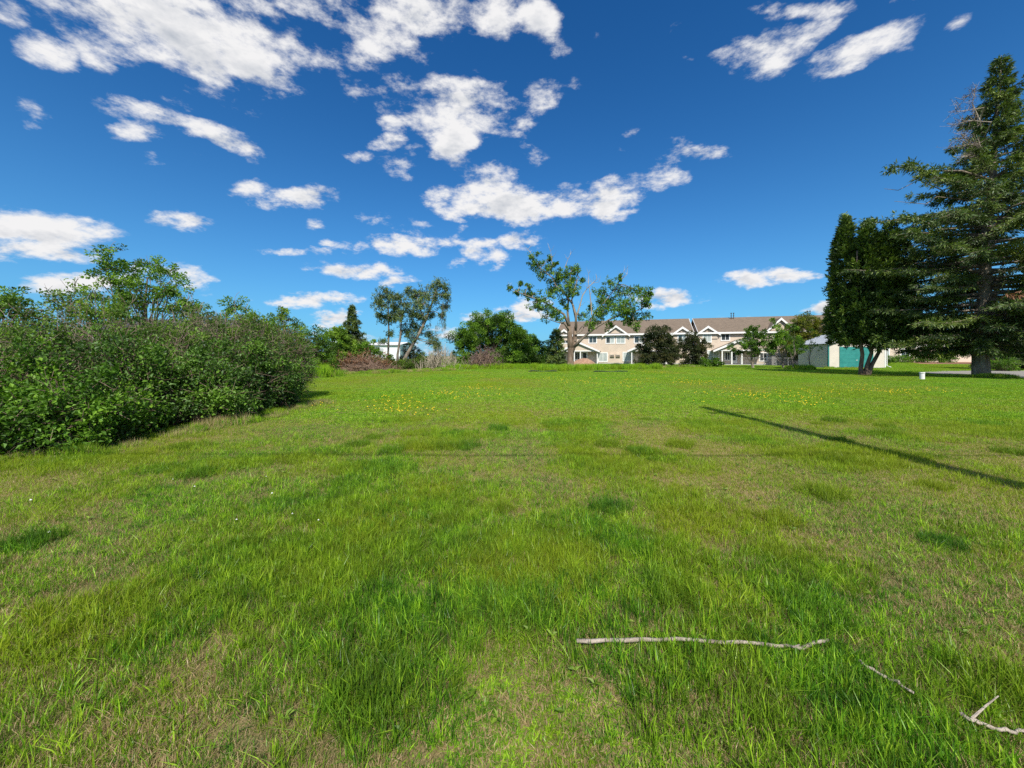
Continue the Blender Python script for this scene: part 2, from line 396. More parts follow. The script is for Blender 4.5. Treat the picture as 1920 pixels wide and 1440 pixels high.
def wedge_grid(y0, y1, step, r, margin=1.5):
    ys = np.arange(y0, y1, step); out = []
    for y in ys:
        hw = 1.36 * max(y, 0) + margin; xs = np.arange(-hw, hw, step); out.append(np.stack([xs, np.full(len(xs), y)], 1))
    P = np.concatenate(out); P += r.uniform(-.5, .5, P.shape) * step * 1.1
    k = ~inpoly(P[:, 0], P[:, 1], GRAVEL) & ~inpoly(P[:, 0], P[:, 1], DIRT) & ~((P[:, 0] > 41) & (P[:, 0] < 48.6) & (P[:, 1] > 50) & (P[:, 1] < 55.4))
    return P[k]
LIVE = (.55, .95); STRAW = (.05, .45)
def lawn():
    r = np.random.default_rng(3)
    F_, M_, T_ = (.0018, .003), (.0024, .004), (.0035, .0055)
    near = [   # straw, short live, long live
        blade_tile('t', .5, [(1500, (.015, .055), F_, 1.1, STRAW), (880, (.02, .055), M_, .9, (.52, .85)), (35, (.06, .10), T_, .7, (.75, 1))], 11, .4),
        blade_tile('t', .5, [(1500, (.015, .055), F_, 1.2, STRAW), (800, (.02, .06), M_, .9, (.52, .8)), (60, (.06, .11), T_, .7, (.7, 1))], 12, .7),
        blade_tile('t', .5, [(1200, (.02, .06), F_, 1.1, STRAW), (850, (.03, .075), M_, .75, (.52, .85)), (120, (.07, .12), T_, .6, (.7, 1))], 13, .6),
        blade_tile('t', .5, [(700, (.02, .05), F_, 1.1, STRAW), (1150, (.04, .10), M_, .6, (.50, .75)), (170, (.07, .14), T_, .55, (.6, .95))], 14, .75),
        blade_tile('t', .5, [(2200, (.012, .04), F_, 1.5, STRAW), (300, (.02, .045), M_, 1.0, (.52, .8))], 15, .4),
        blade_tile('t', .5, [(1900, (.015, .045), F_, 1.3, (.15, .5)), (1000, (.02, .05), M_, .9, (.52, .85)), (15, (.06, .10), T_, .7, (.75, 1))], 16, .7),
        blade_tile('t', .5, [(550, (.015, .04), (.003, .005), 1.6, (.1, .4)), (1300, (.015, .04), (.004, .006), 1.4, (.52, .95))], 17, .85),
        blade_tile('t', .35, [(300, (.03, .08), M_, .8, (.5, .6)), (700, (.08, .16), (.003, .005), .7, (.5, .68))], 18, .5),
    ]
    P = wedge_grid(-1.2, 9.5, .24, r, 2.0); x, y = P.T
    lush = .6 * vnoise(x, y, 1.5, 21) + .4 * vnoise(x, y, .55, 22)
    lush += .30 * np.exp(-(((x + .9) / 2.6) ** 2 + ((y - 2.6) / 1.6) ** 2)) - .22 * np.exp(-(((x - .25) / .55) ** 2 + ((y - 1.6) / .5) ** 2))
    lush += .5 * np.exp(-(((x - 4.95) / .45) ** 2 + ((y - 5.9) / .25) ** 2))
    dry = .5 * vnoise(x, y, 1.9, 31) + 1.0 * .5 * vnoise(x, y, .6, 32)
    dry += .20 * np.clip((x - .5) / 5, 0, 1) + .22 * np.clip((-x - 2) / 4, 0, 1) * np.clip((y - 3) / 3, 0, 1) + .1 * np.clip((y - 4) / 4, 0, 1)
    lush += r.normal(0, .09, len(x)); dry += r.normal(0, .14, len(x))
    idx = np.where(lush > .76, 3, np.where(lush > .58, 2, np.where(dry > 1.02, 4, np.where(dry > .66, 5, r.integers(0, 2, len(x))))))
    idx = np.where((((x - .17) / .62) ** 2 + ((y - 1.62) / .5) ** 2) < r.uniform(.7, 1.2, len(x)), 6, idx)
    tuft = (r.random(len(x)) < .02) | ((np.abs(x - 4.95) < .42) & (np.abs(y - 5.95) < .2)) | ((np.abs(x + 1.3) < .5) & (np.abs(y - 6.7) < .15))
    idx = np.where(tuft & (idx != 6), 7, idx)
    sc = r.uniform(.7, 1.25, len(x))
    spread('lawn_grass', near, np.column_stack([x, y, np.zeros(len(x))]), idx, sc, {'dry': np.clip((dry - .42) * 2.2, 0, 1)}, r,
           label='mown lawn grass in the foreground, lush green mixed with straw', cat='grass', kind='stuff')
    far = [
        blade_tile('t', 1.2, [(500, (.02, .05), (.006, .009), .9, STRAW), (1500, (.03, .06), (.007, .012), 1.1, (.65, 1))], 41, .4),
        blade_tile('t', 1.2, [(250, (.02, .05), (.006, .009), .9, STRAW), (1700, (.03, .08), (.007, .012), 1.0, (.6, 1))], 42, .6),
        blade_tile('t', 1.2, [(700, (.02, .04), (.006, .009), 1.2, STRAW), (1200, (.02, .05), (.007, .011), 1.1, (.6, .95))], 43, .4),
    ]
    P = wedge_grid(9.3, 34, .62, r, 4.0); P2 = wedge_grid(34, 86, .9, r, 6.0); P = np.concatenate([P, P2]); x, y = P.T
    lush = .5 * vnoise(x, y, 3.0, 51) + .5 * vnoise(x, y, 1.1, 52); dry = .6 * vnoise(x, y, 5.0, 53) + .4 * vnoise(x, y, 1.4, 54)
    lush += r.normal(0, .07, len(x)); dry += r.normal(0, .07, len(x))
    idx = np.where(lush > .60, 1, np.where(dry > .56, 2, 0)); sc = r.uniform(.9, 1.3, len(x)) * np.where(y > 34, 1.35, 1.0)
    spread('meadow_grass', far, np.column_stack([x, y, np.zeros(len(x))]), idx, sc, {'dry': np.clip((dry - .3) * 1.9, 0, 1)}, r,
           label='bright sunlit lawn reaching back to the houses', cat='grass', kind='stuff')
lawn()
# ------------------------------------------------------------------ buildings
M_CREAM = siding_mat('cream_lap_siding', (.64, .53, .42))
M_TRIM = solid_mat('white_trim', (.82, .81, .78), (.88, .87, .84), 2, .5)
M_ROOF = solid_mat('brown_shingles', (.150, .115, .085), (.225, .175, .130), 2.2, .95, 8, .15, (1, 3, 3))
M_GLASS = solid_mat('window_glass', (.035, .045, .05), (.06, .075, .08), .8, .06, 2, spec=.9)
M_BLIND = solid_mat('window_with_blinds', (.40, .45, .43), (.50, .55, .53), .8, .12, 2, spec=.9)
M_DARK = solid_mat('dark_metal', (.05, .05, .05), (.08, .08, .08), 3, .6)
M_CONC = solid_mat('concrete', (.42, .40, .37), (.5, .48, .45), 2, .9)
M_GREYSIDE = siding_mat('grey_shadow_siding', (.50, .44, .37))
PHI = math.radians(17); CP, SP = math.cos(PHI), math.sin(PHI)
OX, OY = 34.03, 69.5                      # front left corner of the second block; both blocks share this front line
def fu(px, front=0.0):
    """distance along the front line at photo column px (front: metres before the wall)"""
    t = (px - CX) / F; ox, oy = OX - SP * front, OY - CP * front
    return (t * oy - ox) / (CP + t * SP)
def fz(px, py, front=0.0):
    u = fu(px, front); return EYE + (HZ - py) / F * (OY - CP * front - SP * u)

def window_at(par, x0, x1, z0, z1, y=0.0, glass=None, panes=2, tw=.17):
    """frame proud of the wall, one glass pane per light"""
    m = MB(); m.box(x0 - tw, x1 + tw, y - .07, y - .003, z1, z1 + tw); m.box(x0 - tw, x1 + tw, y - .07, y - .003, z0 - tw, z0)
    m.box(x0 - tw, x0, y - .065, y - .003, z0, z1); m.box(x1, x1 + tw, y - .065, y - .003, z0, z1)
    for k in range(1, panes):
        xm = x0 + (x1 - x0) * k / panes; m.box(xm - .035, xm + .035, y - .06, y - .003, z0, z1)
    f = m.build('window', M_TRIM, par)
    for k in range(panes):
        a = x0 + (x1 - x0) * k / panes + (.035 if k else 0); b_ = x0 + (x1 - x0) * (k + 1) / panes - (.035 if k < panes - 1 else 0)
        gl = glass[k % len(glass)] if isinstance(glass, (list, tuple)) else (glass or M_GLASS)
        MB().box(a, b_, y - .03, y - .004, z0, z1).build('pane', gl, f)
    return f
def door_at(par, x0, x1, z0, z1, y, glass=True):
    m = MB(); t = .1; m.box(x0 - t, x0, y - .06, y - .003, z0, z1 + t); m.box(x1, x1 + t, y - .06, y - .003, z0, z1 + t); m.box(x0, x1, y - .06, y - .003, z1, z1 + t)
    m.box(x0, x1, y - .05, y - .004, z0, z0 + .5); m.box(x0, x0 + .14, y - .05, y - .004, z0 + .5, z1); m.box(x1 - .14, x1, y - .05, y - .004, z0 + .5, z1); m.box(x0 + .14, x1 - .14, y - .05, y - .004, z1 - .14, z1)
    d = m.build('door', M_TRIM, par)
    if glass: MB().box(x0 + .14, x1 - .14, y - .03, y - .006, z0 + .5, z1 - .14).build('pane', M_GLASS, d)
    MB().box(x1 - .12, x1 - .07, y - .11, y - .052, z0 + 1.0, z0 + 1.1).build('handle', M_DARK, d)
    return d
def gable_at(par, xc, hw, ze, zp, front, back, wall=True, wall_z=None, over=.35, th=.14):
    """small roof gable facing the lawn: two slopes, white rake boards, siding triangle"""
    sl = (zp - ze) / hw
    L_ = [(xc - hw - over, ze - over * sl), (xc, zp), (xc, zp + th), (xc - hw - over, ze - over * sl + th)]
    R_ = [(xc + hw + over, ze - over * sl), (xc + hw + over, ze - over * sl + th), (xc, zp + th), (xc, zp)]
    MB().prism(L_, -front - over, back).prism(R_, -front - over, back).build('gable_roof', M_ROOF, par)
    fb = .26
    A = [(xc - hw - over - .02, ze - over * sl - fb + .1), (xc, zp - fb), (xc, zp + th + .02), (xc - hw - over - .02, ze - over * sl + th + .02)]
    B = [(2 * xc - a, z) for a, z in A][::-1]
    y0 = -front - over
    MB().prism(A, y0 - .05, y0 - .003).prism(B, y0 - .05, y0 - .003).build('rake_board', M_TRIM, par)
    if wall: MB().prism([(xc - hw, wall_z if wall_z is not None else ze), (xc + hw, wall_z if wall_z is not None else ze), (xc + hw, ze), (xc, zp - .01), (xc - hw, ze)], -front, -front + .12).build('gable_wall', M_CREAM, par)

def block(name, u0, L, label, zeave, zridge, depth=12.0):
    e = empty(name, (OX + u0 * CP, OY - u0 * SP, 0), label, 'house', 'rows of townhouses behind the lawn', rz=-PHI)
    w = MB(); w.prism([(0, .25), (depth, .25), (depth, zeave), (depth / 2, zridge - .15), (0, zeave)], 0, L, 'x'); w.build('wall', M_CREAM, e)
    MB().box(-.02, L + .02, -.02, depth + .02, -.1, .25).build('foundation', M_CONC, e)
    ov, th = .5, .16; sl = (zridge - zeave) / (depth / 2)
    r = MB(); r.prism([(-ov, zeave - ov * sl), (depth / 2, zridge), (depth / 2, zridge + th), (-ov, zeave - ov * sl + th)], -.4, L + .4, 'x')
    r.prism([(depth / 2, zridge), (depth + ov, zeave - ov * sl), (depth + ov, zeave - ov * sl + th), (depth / 2, zridge + th)], -.4, L + .4, 'x')
    rf = r.build('roof', M_ROOF, e)
    MB().box(-.42, L + .42, -ov - .06, -ov - .003, zeave - ov * sl - .12, zeave - ov * sl + th + .02).build('fascia_board', M_TRIM, e)
    fb = .22
    for x in (-.46, L + .404):
        MB().prism([(-ov, zeave - ov * sl - .1), (depth / 2, zridge - .1), (depth / 2, zridge + th), (-ov, zeave - ov * sl + th)], x, x + .056, 'x').prism([(depth / 2, zridge - .1), (depth + ov, zeave - ov * sl - .1), (depth + ov, zeave - ov * sl + th), (depth / 2, zridge + th)], x, x + .056, 'x').build('rake_board', M_TRIM, e)
    for x in (.0, L - .14): MB().box(x - .01, x + .15, -.045, -.003, .25, zeave - .1).build('corner_board', M_TRIM, e)
    return e, rf
def roof_vents(e, rf, u0, pxs):
    for px in pxs:
        u = fu(px, -6) - u0; m = MB(); m.tube([(u, 5.2, ZR - .6), (u, 5.2, ZR + .8)], .06, 8); m.tube([(u, 5.2, ZR + .8), (u, 5.2, ZR + .95)], .13, 8)
        m.tube([(u, 5.2, ZR + .35), (u, 5.2, ZR + .42)], .12, 8); m.build('vent_pipe', M_DARK, rf)
def W_(e, u0, p0, p1, q0, q1, front=0.0, **k):
    """window whose glass fills photo columns p0..p1 and rows q0 (top)..q1 (bottom)"""
    a, b_ = fu(p0, front) - u0, fu(p1, front) - u0; pm = (p0 + p1) / 2
    return window_at(e, a, b_, fz(pm, q1, front), fz(pm, q0, front), -front, **k)
ZE, ZR = 5.85, 8.75
def townhouse_one():
    u0 = fu(1047); L = -1.5 - u0
    e, rf = block('townhouse', u0, L, 'tan two storey row house behind the forked tree, left block', ZE, ZR)
    for (pc, w) in ((1155, 2.2), (1281, 1.55), (1049, 1.5)):
        uc = fu(pc) - u0
        if pc == 1281: uc = min(uc, L - 1.5)
        if pc == 1049: uc = 1.2
        gable_at(e, uc, w, ZE - .25, ZE - .25 + w * .76, .15, 3.0, wall_z=ZE - 1.2 if pc != 1155 else ZE - .5)
    W_(e, u0, 1105, 1118, 632, 642.5); W_(e, u0, 1137, 1151, 632, 643, glass=[M_GLASS, M_BLIND]); W_(e, u0, 1156.5, 1171, 632, 643, glass=M_BLIND)
    W_(e, u0, 1190, 1206, 631.5, 642.5, glass=[M_GLASS, M_BLIND]); W_(e, u0, 1272, 1286, 628.5, 640, front=.15, glass=[M_GLASS, M_BLIND]); W_(e, u0, 1054, 1066, 633, 643)
    W_(e, u0, 1123, 1138, 662.5, 677, glass=M_BLIND); W_(e, u0, 1169, 1186, 661.5, 676, glass=M_BLIND); W_(e, u0, 1232, 1248, 660, 676, glass=M_BLIND)
    for px in (1148, 1159):       # two air conditioner boxes
        u = fu(px) - u0; m = MB().box(u - .38, u + .38, -.32, -.003, 1.42, 2.0); a = m.build('air_conditioner', M_CREAM, e)
        for k in range(4): MB().box(u - .33, u + .33, -.335, -.322, 1.0 + .47 + k * .065, 1.0 + .51 + k * .065).build('louvre', M_DARK, a)
    # porches: gable roof on posts, door and window behind
    for (pc, hwm, posts, dr, wn) in ((1086, 3.5, (1077, 1088.5, 1120), (1091.5, 1101), (1078.5, 1086)), (1218, 3.5, (1184.5, 1213, 1249), (1222, 1231), (1206, 1215))):
        uc = fu(pc, 2.2) - u0; gable_at(e, uc, hwm, 2.55, 4.15, 2.2, 0.2)
        MB().box(uc - hwm, uc + hwm, -2.24, -2.0, 2.42, 2.6).build('porch_beam', M_TRIM, e)
        MB().box(uc - hwm, uc + hwm, -2.4, -.03, -.05, .14).build('porch_slab', M_CONC, e)
        for p in posts:
            u = fu(p, 2.1) - u0; MB().box(u - .08, u + .08, -2.2, -2.04, .14, 2.42).build('post', M_TRIM, e)
        a, b_ = fu(dr[0]) - u0, fu(dr[1]) - u0; door_at(e, a, b_, .27, 2.3, 0); a, b_ = fu(wn[0]) - u0, fu(wn[1]) - u0; window_at(e, a, b_, .9, 2.2)
    roof_vents(e, rf, u0, (1212, 1217))
def townhouse_two():
    u0 = 0.0; L = 25.5
    e, rf = block('townhouse', u0, L, 'tan two storey row house between the two small maples and the shed, right block', ZE, ZR)
    for (pc, w, ex) in ((1327, 1.6, 0), (1463, 2.3, .6), (1600, 1.5, 0)):
        uc = fu(pc) - u0; gable_at(e, uc, w, ZE - .25, ZE - .25 + w * .76 + ex, .15, 3.4, wall_z=ZE - 1.2)
    W_(e, u0, 1319, 1332.5, 628.5, 640.5, front=.15, glass=M_BLIND); W_(e, u0, 1353, 1367, 627, 637.5); W_(e, u0, 1452, 1466, 625, 637, front=.15); W_(e, u0, 1468, 1482, 625, 637)
    W_(e, u0, 1328, 1347, 658.5, 676, glass=M_BLIND); W_(e, u0, 1400, 1412, 627, 638); W_(e, u0, 1425, 1437, 662, 676)
    for (pc, hwm, posts, dr, wn) in ((1385, 3.6, (1354, 1372, 1391), (1372, 1381), (1360, 1368)), (1530, 3.4, (1505, 1555), (1532, 1541), (1515, 1524))):
        uc = fu(pc, 2.2) - u0; gable_at(e, uc, hwm, 2.55, 4.25, 2.2, 0.2)
        MB().box(uc - hwm, uc + hwm, -2.24, -2.0, 2.42, 2.6).build('porch_beam', M_TRIM, e)
        MB().box(uc - hwm, uc + hwm, -2.4, -.03, -.05, .14).build('porch_slab', M_CONC, e)
        for p in posts:
            u = fu(p, 2.1) - u0; MB().box(u - .09, u + .09, -2.2, -2.02, .14, 2.42).build('post', M_TRIM, e)
        a, b_ = fu(dr[0]) - u0, fu(dr[1]) - u0; door_at(e, a, b_, .27, 2.3, 0); a, b_ = fu(wn[0]) - u0, fu(wn[1]) - u0; window_at(e, a, b_, .9, 2.2)
    roof_vents(e, rf, u0, (1369, 1373.5, 1510, 1515))
townhouse_one(); townhouse_two()

def cottage():
    """single storey house beyond the driveway"""
    Y = 96.0; x0 = PW(1676, 0, Y)[0]; L = 30; e = empty('cottage', (x0, Y, 0), 'low cream house with brown roof behind the hedge on the right', 'house')
    ze, zr = 4.25, 7.1
    MB().box(0, L, 0, 9, 0, ze).build('wall', M_CREAM, e)
    r = MB(); r.prism([(-.6, ze - .15), (4.5, zr), (4.5, zr + .18), (-.6, ze + .03)], 1.5, L, 'x'); r.prism([(4.5, zr), (9.6, ze - .15), (9.6, ze + .03), (4.5, zr + .18)], 1.5, L, 'x'); r.build('roof', M_ROOF, e)
    MB().box(1.5, L, -.68, -.603, ze - .38, ze + .05).build('fascia_board', M_TRIM, e)
    gable_at(e, 1.5, 3.4, 4.0, 5.9, .6, 4.0, wall_z=.2)
    window_at(e, 1.2, 3.2, 1.2, 3.2, -.6, panes=2, tw=.25); MB().box(-2.2, -1.9, -.9, -.62, .2, 4.0).build('post', M_TRIM, e); MB().box(4.6, 4.9, -.9, -.62, .2, 4.0).build('post', M_TRIM, e)
cottage()

def shed():
    x0, x1, y0, y1 = 41.15, 48.5, 50.0, 55.3; ze, zp = 3.2, 4.55; w = x1 - x0; xc = w / 2
    e = empty('shed', (x0, y0, 0), 'cream storage shed with a teal door under the dark cedar', 'shed')
    teal = solid_mat('teal_paint', (.03, .22, .20), (.045, .27, .245), 1.5, .5); groof = solid_mat('grey_metal_roof', (.33, .36, .40), (.42, .45, .49), 1.5, .55, 3, .1, (1, 6, 1))
    MB().prism([(0, .1), (w, .1), (w, ze), (xc, zp), (0, ze)], 0, y1 - y0).build('wall', siding_mat('shed_siding', (.68, .62, .53), .2), e)
    MB().box(-.03, w + .03, -.03, y1 - y0 + .03, -.05, .1).build('foundation', M_CONC, e)
    ov, th = .25, .06; sl = (zp - ze) / xc
    r = MB(); r.prism([(-ov, ze - ov * sl), (xc, zp), (xc, zp + th), (-ov, ze - ov * sl + th)], -ov, y1 - y0 + ov); r.prism([(w + ov, ze - ov * sl), (w + ov, ze - ov * sl + th), (xc, zp + th), (xc, zp)], -ov, y1 - y0 + ov)
    rf = r.build('roof', groof, e)
    sm = MB()
    for k in range(12):
        y = -ov + .02 + k * .5
        if y < y1 - y0 + ov - .05: sm.tube([(-ov, y, ze - ov * sl + th + .015), (xc, y, zp + th + .015)], .02, 4); sm.tube([(w + ov, y, ze - ov * sl + th + .015), (xc, y, zp + th + .015)], .02, 4)
    sm.build('roof_seam', groof, rf)
    MB().prism([(-ov - .02, ze - ov * sl - .12), (xc, zp - .14), (xc, zp + th + .01), (-ov - .02, ze - ov * sl + th + .01)], -ov - .06, -ov - .003).prism([(w + ov + .02, ze - ov * sl - .12), (w + ov + .02, ze - ov * sl + th + .01), (xc, zp + th + .01), (xc, zp - .14)], -ov - .06, -ov - .003).build('rake_board', M_TRIM, e)
    dx0, dx1 = PW(1573.5, 0, 50)[0] - x0, PW(1637, 0, 50)[0] - x0
    d = MB(); d.box(dx0, dx1, -.06, -.004, .1, 2.75); dd = d.build('door', teal, e)
    for k in range(5):
        MB().box(dx0 + .05, dx1 - .05, -.075, -.063, .16 + k * .52, .16 + k * .52 + .47).build('panel', teal, dd)
    MB().box((dx0 + dx1) / 2 - .1, (dx0 + dx1) / 2 + .1, -.11, -.078, 1.0, 1.05).build('handle', M_TRIM, dd)
    MB().box(-.06, .07, -.06, -.003, .1, ze).build('corner_trim', teal, e); MB().box(-.06, -.003, .003, .1, .1, ze).build('corner_trim', teal, e)
    MB().box(w - .1, w + .05, -.06, -.003, .1, ze).build('corner_trim', M_TRIM, e)
    MB().tube([(w + .3, -.15, ze - .15), (w + .25, -.15, ze - .5), (w + .12, -.13, ze - .7), (w + .12, -.13, .3), (w + .5, -.3, .12)], .055, 6).build('downspout', M_TRIM, e)
shed()

def warehouse():
    """long white metal building far left between the trees"""
    Y = 92.0; xa, xb = PW(692, 0, Y)[0], PW(750, 0, Y)[0]
    wm = siding_mat('white_metal_cladding', (.80, .82, .84), .5, .5)
    e = empty('warehouse', (xa, Y, 0), 'long white metal building seen between the left trees', 'building')
    w = xb - xa; MB().box(0, w, 0, 14, 0, 4.3).build('wall', wm, e)
    MB().prism([(-.3, 4.2), (7, 5.0), (14.3, 4.2), (14.3, 4.3), (7, 5.1), (-.3, 4.3)], -.3, w + .3, 'x').build('roof', M_TRIM, e)
    MB().box(1, 3.4, -.05, -.003, 0, 3.4).build('door', solid_mat('grey_door', (.4, .42, .45), (.45, .47, .5), 1), e)
    MB().box(-.3, w + .3, -.45, -.305, 4.05, 4.25).build('gutter', solid_mat('grey_gutter', (.3, .31, .33), (.35, .36, .38), 1), e)
warehouse()

def grey_bungalow():
    """dark roof that shows over the thicket on the far left"""
    Y = 24.0; x0 = PW(95, 0, Y)[0]; e = empty('bungalow', (x0, Y, 0), 'low house with a dark grey roof half hidden by the left thicket', 'house')
    w = 9.0; MB().box(0, w, 0, 8, 0, 2.7).build('wall', siding_mat('grey_vinyl', (.35, .35, .36)), e)
    gr = solid_mat('dark_grey_shingles', (.06, .065, .075), (.10, .105, .115), 3, .95, 6, .3)
    MB().prism([(-.5, 2.55), (4, 4.1), (8.5, 2.55), (8.5, 2.7), (4, 4.25), (-.5, 2.7)], -.4, w + .4, 'x').build('roof', gr, e)
    MB().box(-.4, w + .4, -.56, -.503, 2.45, 2.72).build('fascia_board', M_TRIM, e)
    window_at(e, 2, 3.6, 1, 2.1); window_at(e, 6, 7.4, 1, 2.1)
grey_bungalow()

# ------------------------------------------------------------------ small built things
def fences():
    metal = solid_mat('galvanised_steel', (.45, .46, .47), (.55, .56, .57), 4, .4, metal=.6)
    Y = 60.0; xa, xb = PW(1388, 0, Y)[0], PW(1500, 0, Y)[0]
    e = empty('chain_link_fence', (xa, Y, 0), 'thin chain link fence in front of the right townhouse porch', 'fence')
    L = xb - xa; n = 6; h = 1.25
    for k in range(n): MB().tube([(k * L / (n - 1), 0, 0), (k * L / (n - 1), 0, h + .05)], .035, 6).build('post', metal, e)
    MB().tube([(0, 0, h), (L, 0, h)], .025, 5).build('top_rail', metal, e)
    m = MB(); s = .22
    for k in range(int(L / s)):
        m.tube([(k * s, 0, .02), (min(L, k * s + h - .05), 0, h - .03)], .004, 3, cap=False); m.tube([(min(L, k * s + h - .05), 0, .02), (k * s, 0, h - .03)], .004, 3, cap=False)
    m.build('wire_mesh', metal, e, kind='stuff')
    Y = 62.5; xa, xb = PW(1447, 0, Y)[0], PW(1491, 0, Y)[0]; gw = solid_mat('weathered_boards', (.20, .19, .18), (.27, .26, .25), 5, .9)
    e = empty('wooden_fence', (xa, Y, 0), 'grey board fence panel behind the slender young trees', 'fence')
    nb_ = 22; me = MB().box(0, (xb - xa) / nb_ - .02, 0, .025, .05, 1.5).mesh('board', gw)
    for k in range(nb_):
        o = bpy.data.objects.new('board', me); COL.objects.link(o); o.parent = e; o.location = (k * (xb - xa) / nb_, 0, 0)
    for z in (.35, 1.2): MB().box(0, xb - xa, .03, .07, z, z + .09).build('rail', gw, e)
fences()
def well_pipe():
    p = G(1729, 712); x, y = p.x, p.y; r = .13
    e = empty('well_pipe', (x, y, 0), 'short white capped pipe standing in the lawn left of the spruce', 'pipe')
    wm = solid_mat('white_plastic', (.75, .74, .70), (.83, .82, .78), 6, .5)
    m = MB(); m.tube([(0, 0, -.02), (0, 0, .44)], r, 20); m.build('pipe_body', wm, e, smooth=False)
    m = MB(); m.tube([(0, 0, .44), (0, 0, .46), (0, 0, .50)], [r + .02, r + .02, r + .012], 20); m.build('cap', wm, e)
    for a in (0, 2.1, 4.2): MB().tube([(math.cos(a) * (r + .02), math.sin(a) * (r + .02), .455), (math.cos(a) * (r + .04), math.sin(a) * (r + .04), .455)], .012, 6).build('bolt', M_DARK, e)
well_pipe()
def utility_pole():
    """stands beside the photographer, its shadow crosses the right of the lawn"""
    e = empty('utility_pole', (6.4, -0.8, 0), 'tall wooden utility pole just behind the viewer on the right', 'utility pole')
    wd = bark_mat('pole_wood', (.16, .11, .07), (.24, .18, .12), 8)
    MB().tube([(0, 0, -.1), (0, 0, 4), (0, 0, 8), (0, 0, 13.0)], [.21, .20, .185, .16], 12).build('pole', wd, e)
    MB().box(-.5, .5, -.2, -.12, 11.9, 12.02).build('crossarm', wd, e)
    for x in (-.42, .42): MB().tube([(x, -.16, 12.02), (x, -.16, 12.10), (x, -.16, 12.18)], [.03, .055, .03], 8).build('insulator', solid_mat('porcelain', (.5, .5, .5), (.55, .55, .55)), e)
    c = MB(); X = np.linspace(-40, 40, 41); c.tube(np.stack([X, 0 * X + .2 - 1.2, 7.35 + 0 * X + (X - 6) ** 2 * .0004], 1), .02, 5)
    c.build('aerial_cable', M_DARK, label='black aerial cable strung from the utility pole behind the viewer', cat='cable')
utility_pole()
def dark_strips():  # low dark green tubes laid in the grass either side of the forked trunk
    m_ = solid_mat('dark_green_strip', (.010, .022, .016), (.018, .035, .022), 3, .7)
    for (a, b_, py, lab) in ((1113, 1176, 698, 'low dark green strip in the grass right of the forked trunk'), (991, 1044, 697.5, 'low dark green strip in the grass left of the forked trunk')):
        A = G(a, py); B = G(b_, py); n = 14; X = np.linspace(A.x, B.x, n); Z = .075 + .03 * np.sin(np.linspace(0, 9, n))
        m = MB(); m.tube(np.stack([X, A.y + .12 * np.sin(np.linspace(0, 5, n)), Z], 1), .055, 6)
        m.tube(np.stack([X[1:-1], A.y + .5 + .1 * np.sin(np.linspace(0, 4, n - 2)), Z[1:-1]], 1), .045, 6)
        m.build('dark_strip', m_, label=lab, cat='edging', group='dark strips beside the forked tree')
dark_strips()
# ------------------------------------------------------------------ foliage
DARK = [(0, (.018, .034, .010)), (.5, (.050, .105, .018)), (1, (.11, .19, .03))]
FM = {
 'leaf': foliage_mat('leaf_green', [(0, (0.033, 0.065, 0.009)), (.45, (0.100, 0.211, 0.018)), (.8, (0.185, 0.340, 0.026)), (1, (0.285, 0.454, 0.044))]),
 'bright': foliage_mat('leaf_bright', [(0, (0.053, 0.101, 0.011)), (.5, (0.150, 0.270, 0.022)), (1, (0.300, 0.446, 0.044))]),
 'olive': foliage_mat('leaf_olive', [(0, (0.050, 0.082, 0.015)), (.5, (0.122, 0.225, 0.028)), (1, (0.242, 0.370, 0.049))]),
 'yellow': foliage_mat('leaf_yellow_green', [(0, (0.057, 0.072, 0.012)), (.5, (0.161, 0.209, 0.022)), (1, (0.322, 0.297, 0.035))]),
 'purple': foliage_mat('leaf_dark', [(0, (0.026, 0.032, 0.013)), (.55, (0.062, 0.088, 0.024)), (1, (0.130, 0.115, 0.039))], nmix=.2),
 'spruce': foliage_mat('needles_spruce', [(0, (0.038, 0.062, 0.015)), (.5, (0.106, 0.175, 0.031)), (1, (0.241, 0.304, 0.039))], .2, .05),
 'cedar': foliage_mat('needles_cedar', [(0, (0.031, 0.055, 0.013)), (.5, (0.082, 0.140, 0.024)), (1, (0.180, 0.261, 0.034))], .2, .04),
 'pine': foliage_mat('needles_pine', [(0, (0.042, 0.070, 0.016)), (.5, (0.103, 0.173, 0.033)), (1, (0.223, 0.293, 0.055))], .2, .05),
 'rust': foliage_mat('dead_needles', [(0, (.12, .05, .025)), (.5, (.27, .12, .06)), (1, (.38, .21, .11))], .2, .02),
 'mauve': foliage_mat('dead_twigs_mauve', [(0, (.09, .06, .06)), (.5, (.17, .115, .11)), (1, (.26, .19, .17))], .1, .02),
 'front': foliage_mat('leaf_front', [(0, (.030, .070, .008)), (.5, (.11, .24, .018)), (1, (.24, .42, .035))], .3, .02),
 'shrub': foliage_mat('leaf_shrub', [(0, (.025, .055, .008)), (.5, (.085, .185, .018)), (1, (.20, .36, .035))], .3, .03),
 'weed': foliage_mat('weed_leaf', [(0, (0.054, 0.102, 0.012)), (.5, (0.144, 0.252, 0.022)), (1, (0.276, 0.396, 0.040))]),
}
B_GREY = bark_mat('bark_grey', (.14, .115, .09), (.33, .28, .22))
B_TAN = bark_mat('bark_tan', (.12, .085, .06), (.29, .22, .16), 5)
B_DARK = bark_mat('bark_dark', (.055, .042, .033), (.13, .10, .08))
B_TWIG = bark_mat('twig_brown', (.12, .085, .06), (.27, .20, .15), 3)
B_ROSE = bark_mat('twig_rosy', (.16, .11, .09), (.36, .27, .225), 3)
B_DEAD = bark_mat('dead_wood', (.28, .235, .18), (.46, .40, .31), 5)
B_BRUSH = bark_mat('brush_wood', (.16, .10, .07), (.34, .24, .18), 3)

